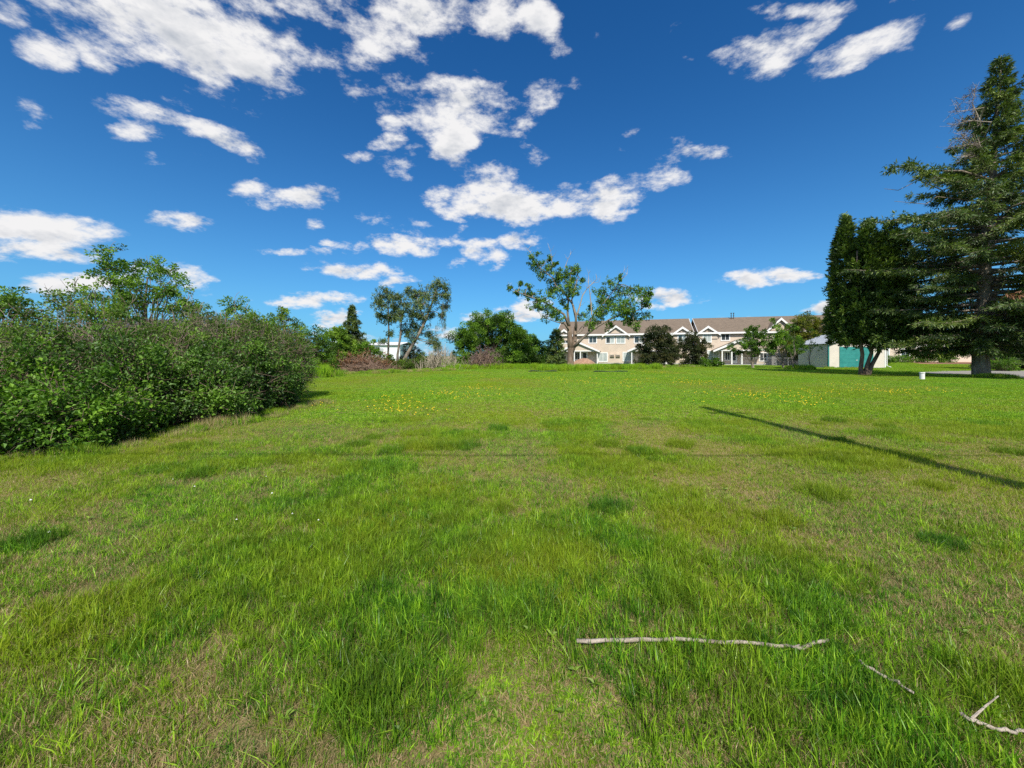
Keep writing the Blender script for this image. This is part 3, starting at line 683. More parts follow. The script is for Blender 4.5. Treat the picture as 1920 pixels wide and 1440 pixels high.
def unit(v): return v / (np.linalg.norm(v, axis=-1, keepdims=True) + 1e-9)
def leaf_cloud(mb, r, C, rad, n, L, asp=.6, tint=(.2, .9), droop=0.0, sub=10, out=.6, zs=.8):
    """leaves in small sprays that fill a lumpy ball"""
    C = np.asarray(C, float); d = unit(r.normal(size=(sub, 3))); rr = rad * r.uniform(.25, 1.0, sub) ** .6
    S_ = C + d * rr[:, None] * np.array([1, 1, zs]); k = r.integers(0, sub, n); st = r.uniform(tint[0], tint[1], sub)
    o = unit(r.normal(size=(n, 3))); P = S_[k] + o * (rad * .42 * r.random(n) ** .45)[:, None] * np.array([1, 1, .75])
    D = unit(o * .7 + d[k] * out + r.normal(size=(n, 3)) * .5 + np.array([0, 0, -droop])); N = unit(o * .6 + np.array([0, 0, .9]) + r.normal(size=(n, 3)) * .45)
    l = L * r.uniform(.6, 1.25, n); mb.leaves(P, D, N, l, l * asp, np.clip(st[k] + r.normal(0, .13, n), 0, 1))
def bez(a, b_, c, n):
    t = np.linspace(0, 1, n)[:, None]; return (1 - t) ** 2 * a + 2 * t * (1 - t) * b_ + t * t * c
def limb(mb, r, a, b_, r0, r1, n=5, wob=.08, lift=.15, sides=5):
    a = np.asarray(a, float); b_ = np.asarray(b_, float); L = np.linalg.norm(b_ - a)
    mid = (a + b_) / 2 + np.array([0, 0, lift * L]) + r.normal(size=3) * wob * L
    P = bez(a, mid, b_, n); P[1:-1] += r.normal(size=(n - 2, 3)) * wob * L * .15
    mb.tube(P, np.linspace(r0, r1, n), sides, cap=False); return P
def clump_tree(name, base, Y, clumps, label, cat='tree', group=None, leaf='leaf', bark=B_GREY, trunk_r=.15, leafL=.14, dens=150, split=.35, asp=.6, tint=(.2, .9), seed=0, twigs=3, depth=.7, zs=.85, lean=0, lname='crown', trunk_px=None, z0=0):
    """clumps: (px, py, radius in px) as seen from the lawn; each gets a limb from the trunk and its own leaf sprays"""
    r = np.random.default_rng(seed + 100); bx = (base - CX) / F * Y; e = empty(name, (bx, Y, z0), label, cat, group)
    sc = Y / F; C = []; 
    for (px, py, rp) in clumps:
        p = PW(px, py, Y) - np.array([bx, Y, z0]); C.append((p, rp * sc))
    P0 = np.array([c[0] for c in C]); top = P0[:, 2].max(); w = np.ptp(P0[:, 0]) / 2 + .4
    wood = MB(); lf = MB()
    cx = P0[:, 0].mean(); tp = bez(np.array([0, 0, -.1]), np.array([cx * .2 + lean, 0, top * .4]), np.array([cx, 0, top * .85]), 8)
    tp[1:-1] += r.normal(size=(6, 3)) * .02 * top
    wood.tube(tp, trunk_r * np.linspace(1.15, .2, 8) ** 1.0, 8)
    for (p, rad) in C:
        yy = r.uniform(-1, 1) * depth * max(.3, math.sqrt(max(0.05, 1 - min(1, abs(p[0] - cx) / w) ** 2))) * w
        p = p + np.array([0, yy, 0]); p[2] = max(p[2], rad * .35)
        k = np.clip(int(7 * np.clip((p[2] / top) * r.uniform(split, .8), 0, 1)), 1, 6); a = tp[k]
        limb(wood, r, a, p, trunk_r * .35, trunk_r * .08, 6, .08, .12, 4)
        for j in range(twigs):
            q = p + unit(r.normal(size=3)) * rad * 1.0; limb(wood, r, p, q, trunk_r * .1, .006, 4, .1, .1, 3)
        leaf_cloud(lf, r, p, rad, int(dens * (rad / 1.0) ** 2 + 30), leafL, asp, tint, 0.1, max(6, int(10 * rad)), .6, zs)
    wood.build('trunk', bark, e); lf.build(lname, FM[leaf], e); return e
def fill_clumps(outline, r, n, rp, bottom=None):
    """random clump centres inside a polygon given in photo pixels"""
    xs = [p[0] for p in outline]; ys = [p[1] for p in outline]; out = []; t = 0
    while len(out) < n and t < 6000:
        t += 1; x = r.uniform(min(xs), max(xs)); y = r.uniform(min(ys), max(ys))
        if inpoly(np.array([x]), np.array([y]), outline)[0] and all((x - a) ** 2 + (y - b_) ** 2 > (rp * .45) ** 2 for a, b_, _ in out): out.append((x, y, rp * r.uniform(.7, 1.25)))
    return out

# --- the forked tree in the middle, limbs traced one by one
def forked_tree():
    Y = 44.0; r = np.random.default_rng(5); bx = PW(1069, 0, Y)[0]
    e = empty('forked_tree', (bx, Y, 0), 'tall open old tree with forked tan trunk and bare dead limbs in the middle', 'tree')
    def q(px, py, dy=0): return PW(px, py, Y) + np.array([-bx, -Y + dy, 0])
    tr = MB(); tr.tube([q(1068, 696), q(1069, 690), q(1069.5, 678), q(1070, 662), q(1070, 652)], [.66, .46, .37, .35, .37], 10, cap=False)
    tr.tube([q(1070, 655), q(1069, 640), q(1068, 625), q(1067.5, 612)], [.35, .33, .29, .24], 9); tr.tube([q(1071, 660), q(1077, 645, .3), q(1079, 630, .4), q(1080, 612, .4)], [.33, .30, .25, .21], 8)
    tr.build('trunk', B_TAN, e, smooth=True)
    limbs = [([(1067.5,614),(1057.5,590),(1040,580),(1015,567),(995,560),(970,552)], .20, -1.2), ([(1067.5,614),(1066,585),(1069,555),(1072,515),(1075,495)], .20, .8), ([(1068,622),(1056,608),(1040,605),(1020,602)], .13, -2),
      ([(1080,615),(1080,590),(1075,570),(1058,548),(1044,536),(1037,520),(1015,500),(1001,486)], .19, .3), ([(1080,600),(1073,560),(1082,535),(1090,512),(1087,497)], .15, 1.5), ([(1077,650),(1090,637),(1102,625),(1112,615),(1135,602),(1165,590),(1190,585)], .24, -1.5),
      ([(1104,622),(1106,605),(1115,587),(1135,565),(1155,540),(1166,522)], .15, .5), ([(1079,628),(1094,618),(1105,602),(1120,590),(1150,560)], .12, 2.0), ([(1078,640),(1085,622),(1098,610),(1110,600)], .12, 2.4)]
    dead = [([(1084,590),(1090,572),(1095,552),(1105,537),(1116,527),(1123,520)], .10, 1.0), ([(1110,590),(1109,570),(1107,552),(1104,530),(1104,512)], .09, .2), ([(1104,538),(1112,530),(1124,528)], .05, .3), ([(1160,530),(1170,520),(1178,513)], .06, .5), ([(1160,532),(1166,518),(1172,508)], .05, .6), ([(1036,500),(1035,482),(1033,470)], .04, .3), ([(1060,500),(1066,484),(1070,476)], .04, .5), ([(1000,486),(994,474),(990,468)],.04,-.3), ([(970,552),(958,548),(952,546)], .04, -1.2)]
    pts = []
    for (pp, r0, dy) in limbs:
        n = len(pp); P = np.array([q(a, b_, dy * (i / (n - 1)) * 1.4) for i, (a, b_) in enumerate(pp)]); P[1:-1] += r.normal(size=(n - 2, 3)) * .06
        mb = MB(); mb.tube(P, np.linspace(r0 * .8, r0 * .14, n), 7); mb.build('limb', B_GREY, e, smooth=True)
        for i in range(1, n): 
            for t in (0, .5): pts.append(P[i] * (1 - t) + P[i - 1] * t)
    dd = MB()
    for (pp, r0, dy) in dead:
        n = len(pp); P = np.array([q(a, b_, dy) for a, b_ in pp]); dd.tube(P, np.linspace(r0, .012, n), 5)
        for i in range(1, n):
            for _ in range(3): limb(dd, r, P[i], P[i] + unit(np.array([r.normal() * .7, r.normal() * .5, 1.0])) * r.uniform(.4, 1.1), .018, .006, 4, .1, 0, 3)
    dd.build('dead_limb', B_DEAD, e)
    clumps = [(1000,482,11),(1003,496,10),(1015,508,13),(1030,500,12),(1040,525,14),(1052,518,12),(1062,530,15),(1075,502,13),(1086,497,9),(1070,550,12),(1086,538,10),(1000,552,10),(985,555,8),(968,550,8),(957,545,5),(976,535,5),(992,540,6),(1025,560,12),(1010,562,8),(1000,582,10),(1022,592,15),(1038,586,11),(1092,590,9),(1060,575,7),(1048,600,8),
      (1135,545,13),(1150,532,11),(1168,548,16),(1188,556,13),(1195,545,7),(1150,565,17),(1175,575,18),(1193,566,10),(1130,585,15),(1155,592,18),(1118,600,12),(1180,598,14),(1198,596,9),(1142,612,9),(1180,615,7),(1203,560,5),(1160,520,6),(1140,575,14),(1165,585,16),(1105,612,9),(1185,540,9),(1170,605,12),(1200,575,8),(1128,560,9),(1110,575,7),(1052,545,11),(1046,512,9),(1065,512,9),(1080,520,9),(1034,540,9),(1056,560,9),(1012,575,8),(1015,490,6),(1030,482,6),(1045,490,5),(1096,520,5)]
    lf = MB(); tw = MB(); PT = np.array(pts)
    for (px, py, rp) in clumps:
        c = q(px, py); rad = rp * Y / F; k = np.argmin(np.linalg.norm((PT - c) * np.array([1, .25, 1]), axis=1)); c[1] = PT[k][1] + r.uniform(-.9, .9)
        limb(tw, r, PT[k], c, .05, .02, 5, .1, .1, 4)
        for _ in range(max(5, int(rad * 10))):
            t = c + unit(r.normal(size=3)) * rad * r.uniform(.3, 1.35); limb(tw, r, c, t, .018, .006, 4, .1, .1, 3)
            leaf_cloud(lf, r, t, rad * .55, int(24 + 44 * rad), .17, .75, (.05, .95), .35, 6)
        leaf_cloud(lf, r, c, rad * 1.0, int(120 * rad ** 2 + 20), .17, .75, (.1, .8), .35, 6)
    tw.build('twigs', B_GREY, e); lf.build('crown', FM['leaf'], e)
forked_tree()

# --- conifers
def sprays(mb, r, P, D, n, L, spread_, droop, tint, width=.28):
    """flat needle sprays around twig points"""
    k = r.integers(0, len(P), n); o = r.normal(size=(n, 3)); 
    Dd = unit(D[k] * .8 + o * spread_ + np.array([0, 0, -droop])); N = unit(np.array([0, 0, 1.0]) + r.normal(size=(n, 3)) * .45)
    l = L * r.uniform(.55, 1.3, n); mb.leaves(P[k] + o * L * .18, Dd, N, l, l * width, np.clip(tint[k] + r.normal(0, .15, n), 0, 1), .1)
def conifer(name, base, Y, H, prof, label, group=None, mat='spruce', bark=B_DARK, tr=.3, nb_=160, twig=.55, L=.26, dens=1.0, droop=.15, tip_up=.12, seed=0, zmin=1.0, bare=0.0, special=None, gaps=0.0, width=.28, lean=0.0):
    """prof(z fraction 0..1, azimuth) -> branch length in m"""
    r = np.random.default_rng(seed + 300); bx = (base - CX) / F * Y; e = empty(name, (bx, Y, 0), label, 'tree', group)
    tk = MB(); n = 12; zz = np.linspace(0, 1, n); P = np.stack([r.normal(0, .0025 * H, n), r.normal(0, .0025 * H, n), zz * H - .1], 1); P[0, :2] = 0; P[:, 0] += lean * zz ** 1.3
    rad = tr * (1 - zz) ** .85 + .015; rad[0] *= 1.9
    P = np.insert(P, 1, (P[0] * .93 + P[1] * .07), 0); rad = np.insert(rad, 1, tr * 1.15); tk.tube(P, rad, 10); tk.build('trunk', bark, e, smooth=True)
    br = MB(); nd = MB()
    for i in range(nb_):
        z = zmin + (H * .985 - zmin) * ((i + r.random()) / nb_) ** 1.15; az = i * 2.39996 + r.normal(0, .35); L0 = prof(z / H, az) * r.uniform(.58, 1.14)
        if L0 < .08 or r.random() < gaps: continue
        d = np.array([math.cos(az), math.sin(az), 0]); up = np.array([0, 0, 1.0]); m = 7; t = np.linspace(0, 1, m)
        rise = np.interp(z / H, [0, .5, 1], [-droop, 0.02, .35]); curve = -droop * 1.1
        B = np.array([lean * (z / H) ** 1.3, 0, z]) + d * (t * L0)[:, None] + up * ((rise * t + curve * t ** 2 * (1 - z / H) + tip_up * t ** 4) * L0)[:, None]
        B += np.cross(d, up) * (r.normal(0, .05) * L0 * t ** 2)[:, None]
        br.tube(B, np.linspace(max(.012, .022 * L0 + .008), .006, m), 4, cap=False)
        ns = max(3, int(L0 * 7)); s = r.uniform(.12 + bare, 1, ns) ** .8; Q = np.stack([np.interp(s, t, B[:, j]) for j in range(3)], 1)
        side = np.cross(d, up) * np.where(r.random(ns) < .5, 1, -1)[:, None]; lt = twig * L0 ** .5 * (1.1 - .55 * s) * r.uniform(.5, 1.2, ns)
        E = Q + (d * .65 + side * .75) * lt[:, None]; E[:, 2] -= lt * (droop * 1.6 + .05) * r.uniform(.3, 1.6, ns)
        bt = r.uniform(.15, .85)
        for a, b_ in zip(Q, E):
            if Y < 40: br.tube(np.array([a, (a + b_) / 2 + [0, 0, .02], b_]), [.010, .008, .004], 3, cap=False)
        u = r.random((ns, 6)); pts = (Q[:, None] * (1 - u[..., None]) + E[:, None] * u[..., None]).reshape(-1, 3); D = np.repeat(unit(E - Q), 6, 0)
        sprays(nd, r, pts, D, int(len(pts) * 2.2 * dens), L, .45, droop * .8, np.full(len(pts), bt) + np.tile(np.repeat(0, 6), ns), width)
        sprays(nd, r, Q, np.repeat(d[None], ns, 0), int(ns * 2.5 * dens), L, .5, droop * .4, np.full(ns, bt * .8), width)
    if special: special(e, br, nd, r)
    br.build('branches', bark, e, kind='stuff'); nd.build('crown', FM[mat], e); return e

def big_spruce():
    Y = 28.0; H = 23.6
    def prof(t, az):
        left = max(0, -math.cos(az))
        z = t * 29.0; right = np.interp(z, [1.5, 3, 6, 12, 15, 18, 20, 24, 29], [4.5, 6.5, 7.2, 6.8, 5.8, 4.8, 3.6, 1.9, .15]); lf = np.interp(z, [1.5, 3, 5, 9, 12.5, 15, 17, 18.5, 20, 23, 27, 29], [4, 6.0, 7.6, 9.0, 9.4, 9.0, 6.6, 4.2, 2.9, 1.9, .9, .12])
        return (right * (1 - left) + lf * left) * .8 * (.82 if r_.random() < .7 else 1.0)
    r_ = np.random.default_rng(77)
    def special(e, br, nd, r):
        # long half bare limbs that reach out to the left at mid height and a dead mauve top side
        bx = PW(1840, 0, Y)[0]
        def q(px, py, dy=0): return PW(px, py, Y) + np.array([-bx, -Y + dy, 0])
        for pp, rr in (([(1842,345),(1790,325),(1740,318),(1690,318),(1652,322)], .09), ([(1842,330),(1790,348),(1740,330),(1700,350),(1640,362)], .05), ([(1842,380),(1780,360),(1730,385),(1690,372)], .05), ([(1845,300),(1810,275),(1775,262)], .05), ([(1845,430),(1780,425),(1700,415),(1640,412)], .07)):
            P = np.array([q(a, b_, r.uniform(-1, 1)) for a, b_ in pp]); br.tube(P, np.linspace(rr, .012, len(P)), 5)
            if rr > .06:
                t = np.linspace(0, 1, len(P)); s = r.uniform(.35, 1, 70); Q = np.stack([np.interp(s, t, P[:, j]) for j in range(3)], 1); Q += r.normal(0, .22, Q.shape) * np.array([1, 1, .55])
                sprays(nd, r, Q, np.repeat(np.array([[-.8, 0, -.1]]), 70, 0), 900, .30, .6, .1, np.full(70, .45))
        dm = MB(); tw = MB(); trk = np.array([q(1846, 240), q(1825, 235), q(1822, 190)]);
        for pp in ([(1850,250),(1828,230),(1822,195),(1816,165)], [(1846,262),(1815,250),(1795,235),(1778,240)], [(1846,275),(1805,262),(1770,268)], [(1846,290),(1800,285),(1780,275)], [(1848,225),(1820,215),(1796,205),(1790,190)], [(1850,300),(1815,300),(1775,305)]):
            P = np.array([q(a, b_, r.uniform(-1.5, .5)) for a, b_ in pp]); tw.tube(P, np.linspace(.045, .01, len(P)), 4)
            t = np.linspace(0, 1, len(P)); s = r.uniform(.4, 1, 46); Q = np.stack([np.interp(s, t, P[:, j]) for j in range(3)], 1)
            E = Q + unit(r.normal(size=Q.shape) + np.array([-.5, 0, .1])) * r.uniform(.25, .8, 46)[:, None]
            for a, b_ in zip(Q, E): tw.tube([a, (a + b_) / 2, b_], [.009, .007, .004], 3, cap=False)
            u = r.random((46, 3)); pts = (Q[:, None] * (1 - u[..., None]) + E[:, None] * u[..., None]).reshape(-1, 3)
            sprays(dm, r, pts, np.repeat(unit(E - Q), 3, 0), 240, .12, .8, 0, np.full(len(pts), .5))
        tw.build('dead_branches', B_DEAD, e, label='grey and mauve dead branches near the top'); dm.build('dead_foliage', FM['mauve'], e)
        rs = MB(); Q = q(1870, 572, -3.5) + r.normal(size=(60, 3)) * np.array([1.6, .6, .25]); sprays(rs, r, Q, np.repeat(np.array([[0, -.3, -.5]]), 60, 0), 900, .28, .6, .3, np.full(60, .6)); rs.build('dead_foliage', FM['rust'], e, label='rust brown dead sprays low on the trunk side')
    conifer('spruce_tree', 1840, Y, H, prof, 'very tall ragged spruce with thick grey trunk at the right edge', None, 'spruce', B_GREY, .42, 350, .56, .25, 1.6, .10, .10, 1, 1.9, .05, special, .13, lean=1.5)
big_spruce()

def cedar():
    Y = 32.0; bx = PW(1625, 0, Y)[0]; r = np.random.default_rng(9); e = empty('cedar_tree', (bx, Y, 0), 'dark dense cedar with three stems in front of the teal shed door', 'tree')
    def q(px, py, dy=0): return PW(px, py, Y) + np.array([-bx, -Y + dy, 0])
    for pp, rr in (([(1616,706),(1617,690),(1617,665),(1612,600),(1607,470)], .15), ([(1622,706),(1629,685),(1634,662),(1640,600),(1640,480)], .14), ([(1626,706),(1638,684),(1648,660),(1664,600),(1668,480)], .14)):
        P = np.array([q(a, b_, (k % 2) * .15) for k, (a, b_) in enumerate(pp)]); m = MB(); m.tube(P, [rr * 1.5, rr * 1.05, rr * .9, rr * .6, .05], 9); m.build('trunk', B_TWIG, e, smooth=True)
    nd = MB(); br = MB()
    spires = [(1612, 398, 4.6, [(0, 0), (.1, .40), (.35, .85), (.6, 1.1), (.85, 1.15), (1, .9)], 1.55), (1628, 418, .2, [(0, .05), (.2, .7), (.5, 1.3), (.85, 1.8), (1, 1.4)], 1.4), (1664, 424, -.6, [(0, .2), (.12, .9), (.4, 1.6), (.7, 2.0), (.9, 2.1), (1, 1.6)], 1.5), (1648, 450, -1.2, [(0, .2), (.3, 1.2), (.7, 1.8), (1, 1.4)], 1.3)]
    for (px, py, dy, pr, kk) in spires:
        top = q(px, py, dy * .3); zb = 2.7; Hc = top[2] - zb; nn = int(300 * kk)
        for i in range(nn):
            t = r.random() ** .8; z = top[2] - t * Hc; w = np.interp(t, [a for a, _ in pr], [b_ for _, b_ in pr]) * 1.05; az = r.random() * 6.283; s = r.uniform(.5, 1.1)
            cx = top[0] + (t * (px > 1640) * -.3); c = np.array([cx + math.cos(az) * w * s, top[1] + math.sin(az) * w * s, z]); d = unit(np.array([math.cos(az) * .9, math.sin(az) * .9, .75]))
            sprays(nd, r, c + r.normal(size=(8, 3)) * np.array([.12, .12, .2]), np.repeat(d[None], 8, 0), 44, .30, .42, -.1, np.full(8, r.uniform(.1, .95)), .42)
            if i % 5 == 0: limb(br, r, np.array([cx * .8, top[1], z - .6]), c, .03, .008, 4, .05, -.05, 3)
    # drooping skirt towards the shed
    for i in range(150):
        px = r.uniform(1602, 1700); c = q(px, r.uniform(590, 650), r.uniform(-2.2, 1.5)); sprays(nd, r, c + r.normal(size=(8, 3)) * .14, np.repeat(np.array([[r.normal() * .4, -.4, -.1]]), 8, 0), 40, .30, .5, .1, np.full(8, r.uniform(.1, .95)), .42)
    br.build('branches', B_DARK, e); nd.build('crown', FM['cedar'], e)
cedar()
cone = lambda w, p=.8: (lambda t, az: w * (1 - t) ** p + .08)
conifer('spruce_tree', 660, 50, 8.2, lambda t, az: 3.0 * (1 - t) ** 1.05 + .10, 'slender pointed spruce rising over the left brush pile', 'young spruces round the lawn', 'spruce', B_DARK, .14, 210, .42, .24, 1.3, .12, .12, 2, .6)
conifer('spruce_tree', 1043, 45, 4.7, lambda t, az: 1.6 * (1 - t) ** .7 + .15, 'small loose spruce crowded against the left of the forked trunk', 'young spruces round the lawn', 'spruce', B_DARK, .10, 130, .42, .22, 1.3, .12, .15, 3, .2)
conifer('spruce_tree', 1560, 58, 6.0, lambda t, az: 1.9 * (1 - t) ** .8 + .1, 'small dark conifer showing behind the shed roof', 'young spruces round the lawn', 'spruce', B_DARK, .10, 90, .42, .24, 1.2, .12, .15, 4, .4)
conifer('spruce_tree', 1905, 44, 9.0, lambda t, az: 3.6 * (1 - t) ** .8 + .1, 'dark green spruce behind the driveway at the right edge', 'young spruces round the lawn', 'spruce', B_DARK, .16, 170, .45, .28, 1.3, .14, .12, 5, .3)

def old_pines():
    Y = 46.0
    def pine(bpx, stems, clumps, label, seed, tr, hang=()):
        r = np.random.default_rng(seed); bx = PW(bpx, 0, Y)[0]; e = empty('pine_tree', (bx, Y, 0), label, 'tree', 'old wind bent pines left of the middle')
        def q(px, py, dy=0): return PW(px, py, Y) + np.array([-bx, -Y + dy, 0])
        tk = MB(); pts = []
        for pp, rr, dy in stems:
            n = len(pp); P = np.array([q(a, b_, dy * i / (n - 1)) for i, (a, b_) in enumerate(pp)]); tk.tube(P, np.linspace(rr, rr * .2, n), 8)
            for i in range(1, n):
                for t in (0, .33, .66): pts.append(P[i] * (1 - t) + P[i - 1] * t)
        tk.build('trunk', B_GREY, e, smooth=True); br = MB(); nd = MB(); PT = np.array(pts)
        for (px, py, rp) in clumps:
            rad = rp * Y / F; c = q(px, py); k = np.argmin(np.linalg.norm((PT - c) * np.array([1, .3, 1.4]), axis=1)); c[1] = PT[k][1] + r.uniform(-1.2, 1.2); limb(br, r, PT[k], c, .05, .02, 5, .08, .12, 4)
            for _ in range(int(11 + rad * 16)):
                t = c + unit(r.normal(size=3)) * rad * r.uniform(.2, 1.55) * np.array([1, 1, .8]); limb(br, r, c, t, .018, .005, 3, .1, .0, 3)
                sprays(nd, r, t + r.normal(size=(5, 3)) * .12, unit(r.normal(size=(5, 3)) + np.array([0, 0, -.4])), int(20 + 18 * rad), .24, .7, .3, np.full(5, r.uniform(.1, .9)), .3)
        for (px, py, ln) in hang:       # thin hanging twigs
            for _ in range(5):
                a = q(px + r.normal() * 4, py, r.uniform(-1, 1)); P = np.array([a, a + [r.normal() * .1, 0, -ln * .5], a + [.25 + r.normal() * .15, 0, -ln]]); br.tube(P, [.014, .010, .004], 3, cap=False)
                s = r.random(12); Q = a + (P[2] - a) * s[:, None]; sprays(nd, r, Q, np.repeat(np.array([[.1, 0, -1.0]]), 12, 0), 26, .18, .5, .2, np.full(12, .3), .25)
        br.build('branches', B_GREY, e, kind='stuff'); nd.build('crown', FM['pine'], e)
    pine(727, [([(728,692),(728,660),(729,620),(728,580),(727,545)], .16, 0)], [(727,547,8),(718,556,12),(738,558,12),(710,565,8),(722,575,14),(742,575,12),(716,592,12),(730,598,11),(745,592,10),(708,590,6),(732,625,5),(722,640,5)], 'thin straight pine with sparse tufts, left of the leaning pair', 11, .16)
    pine(752, [([(754,694),(760,670),(768,655),(785,625),(797,600),(806,575),(814,550),(822,530)], .26, .6), ([(745,692),(746,665),(752,630),(754,600),(760,575),(752,560)], .17, -.6), ([(797,600),(785,575),(780,555)], .10, .5)],
         [(822,530,11),(832,538,8),(805,535,9),(828,552,13),(815,560,10),(832,572,9),(790,548,14),(775,552,12),(762,545,9),(780,565,16),(795,570,14),(765,572,15),(755,562,10),(775,588,16),(790,590,13),(760,592,14),(805,588,9),(770,608,14),(785,615,12),(760,620,12),(775,632,11),(800,625,9),(812,640,9),(822,650,7),(830,590,6),(838,555,5)],
         'wind bent pine with leaning trunk and hanging twigs', 12, .26, [(830,585,2.2),(836,560,1.6),(826,600,2.4),(818,610,2.2),(832,570,3.0),(812,630,1.5),(820,625,2.6)])
old_pines()

# --- broadleaf trees and shrubs far back, outlines given in photo pixels
def far_trees():
    r = np.random.default_rng(15)
    T = [
     # name, base px, Y, polygon, n, clump px, leaf, label, group
     ('round_tree', 925, 51, [(852,655),(862,625),(885,610),(900,592),(925,586),(950,598),(968,615),(985,628),(990,688),(855,688)], 60, 17, 'leaf', 'broad round leafy tree left of the forked tree, tallest of its clump', 'leafy trees in the middle distance'),
     ('round_tree', 1000, 53, [(975,632),(992,622),(1010,635),(1030,645),(1035,688),(975,688)], 26, 14, 'leaf', 'low leafy tree filling the gap between the round tree and the small spruce', 'leafy trees in the middle distance'),
     ('leafy_tree', 540, 27, [(498,625),(505,600),(525,583),(548,583),(555,610),(570,625),(575,695),(500,700)], 40, 15, 'bright', 'bright green leafy tree just behind the right end of the thicket', 'leafy trees along the left side'),
     ('leafy_tree', 592, 32, [(560,625),(580,612),(600,622),(625,640),(628,695),(560,698)], 32, 14, 'leaf', 'rounded leafy tree between the bright tree and the slender spruce', 'leafy trees along the left side'),
     ('leafy_tree', 632, 40, [(612,625),(630,612),(650,620),(660,640),(655,690),(612,690)], 24, 12, 'bright', 'pale leafy tree just left of the slender spruce', 'leafy trees along the left side'),
     ('leafy_tree', 690, 47, [(668,655),(690,640),(712,655),(735,672),(735,690),(668,692)], 22, 11, 'leaf', 'low leafy bush right of the slender spruce', 'leafy trees along the left side'),
     ('leafy_tree', 482, 24, [(462,610),(482,592),(500,605),(505,680),(462,690)], 18, 14, 'leaf', 'leafy tree peeking out over the end of the thicket', 'leafy trees along the left side'),
     ('dark_shrub', 1235, 60, [(1196,668),(1205,640),(1215,622),(1225,616),(1240,622),(1250,617),(1262,640),(1274,655),(1272,682),(1200,684)], 42, 11, 'purple', 'wide dark leaved shrub in front of the left townhouse', 'dark shrubs before the townhouses'),
     ('dark_shrub', 1301, 60, [(1282,660),(1286,632),(1296,624),(1306,625),(1318,640),(1324,665),(1318,682),(1284,682)], 26, 10, 'purple', 'narrow upright dark shrub between the two townhouse blocks', 'dark shrubs before the townhouses'),
     ('round_shrub', 1334, 55, [(1317,682),(1322,674),(1336,668),(1348,674),(1351,686),(1318,688)], 12, 7, 'leaf', 'low round green shrub right of the narrow dark one', None),
     ('yellow_tree', 1515, 61, [(1475,650),(1478,612),(1500,598),(1525,592),(1550,600),(1562,596),(1566,640),(1560,668),(1480,668)], 44, 13, 'yellow', 'yellow green tree behind the shed roof', None),
    ]
    for k, (nm, bp, Y, poly, n, rp, leaf, lab, grp) in enumerate(T):
        cl = fill_clumps(poly, r, n, rp); near = Y < 35
        clump_tree(nm, bp, Y, cl, lab, 'shrub' if 'shrub' in nm else 'tree', grp, leaf, B_DARK, .16 if 'tree' in nm else .06, .13 if near else .20, 800 if near else 750, .2, .62, (.1, .9), seed=k, twigs=3, depth=.55)
far_trees()
def maples():
    g_ = 'small maples before the right townhouse'
    clump_tree('maple_tree', 1412, 50, [(1412,612,8),(1408,622,11),(1420,625,11),(1398,635,13),(1415,638,14),(1432,636,12),(1388,645,12),(1405,650,13),(1425,650,13),(1440,648,11),(1378,650,8),(1395,658,9),(1412,662,9),(1430,660,9)], 'small maple with pale trunk foot, leftmost before the right townhouse', 'tree', g_, 'leaf', B_GREY, .15, .18, 800, .45, .7, (.1, .75), 31)
    clump_tree('maple_tree', 1468, 50, [(1463,598,5),(1462,610,8),(1470,618,9),(1455,622,11),(1475,630,12),(1450,636,13),(1465,640,14),(1485,642,12),(1497,640,8),(1455,652,12),(1475,655,12),(1490,655,10),(1445,650,9)], 'small maple with a thin top shoot, behind the slender stems', 'tree', g_, 'leaf', B_GREY, .12, .18, 800, .45, .7, (.2, .9), 32)
    for k, (px, lab) in enumerate(((1489, 'thin dark stemmed sapling, left of the pair by the shed wall'), (1517, 'thin grey sapling with sparse leaves, right of the pair by the shed wall'))):
        clump_tree('sapling', px, 44, [(px - 3, 640, 6), (px + 5, 630, 5), (px - 8, 652, 7), (px + 8, 648, 7), (px + 15, 645, 6), (px, 655, 7), (px + 12, 655, 5), (px - 12, 648, 5), (px, 618, 4)], lab, 'tree', 'slender saplings by the shed', 'leaf', B_GREY, .05, .14, 110, .5, .7, (.2, .8), 33 + k)
maples()

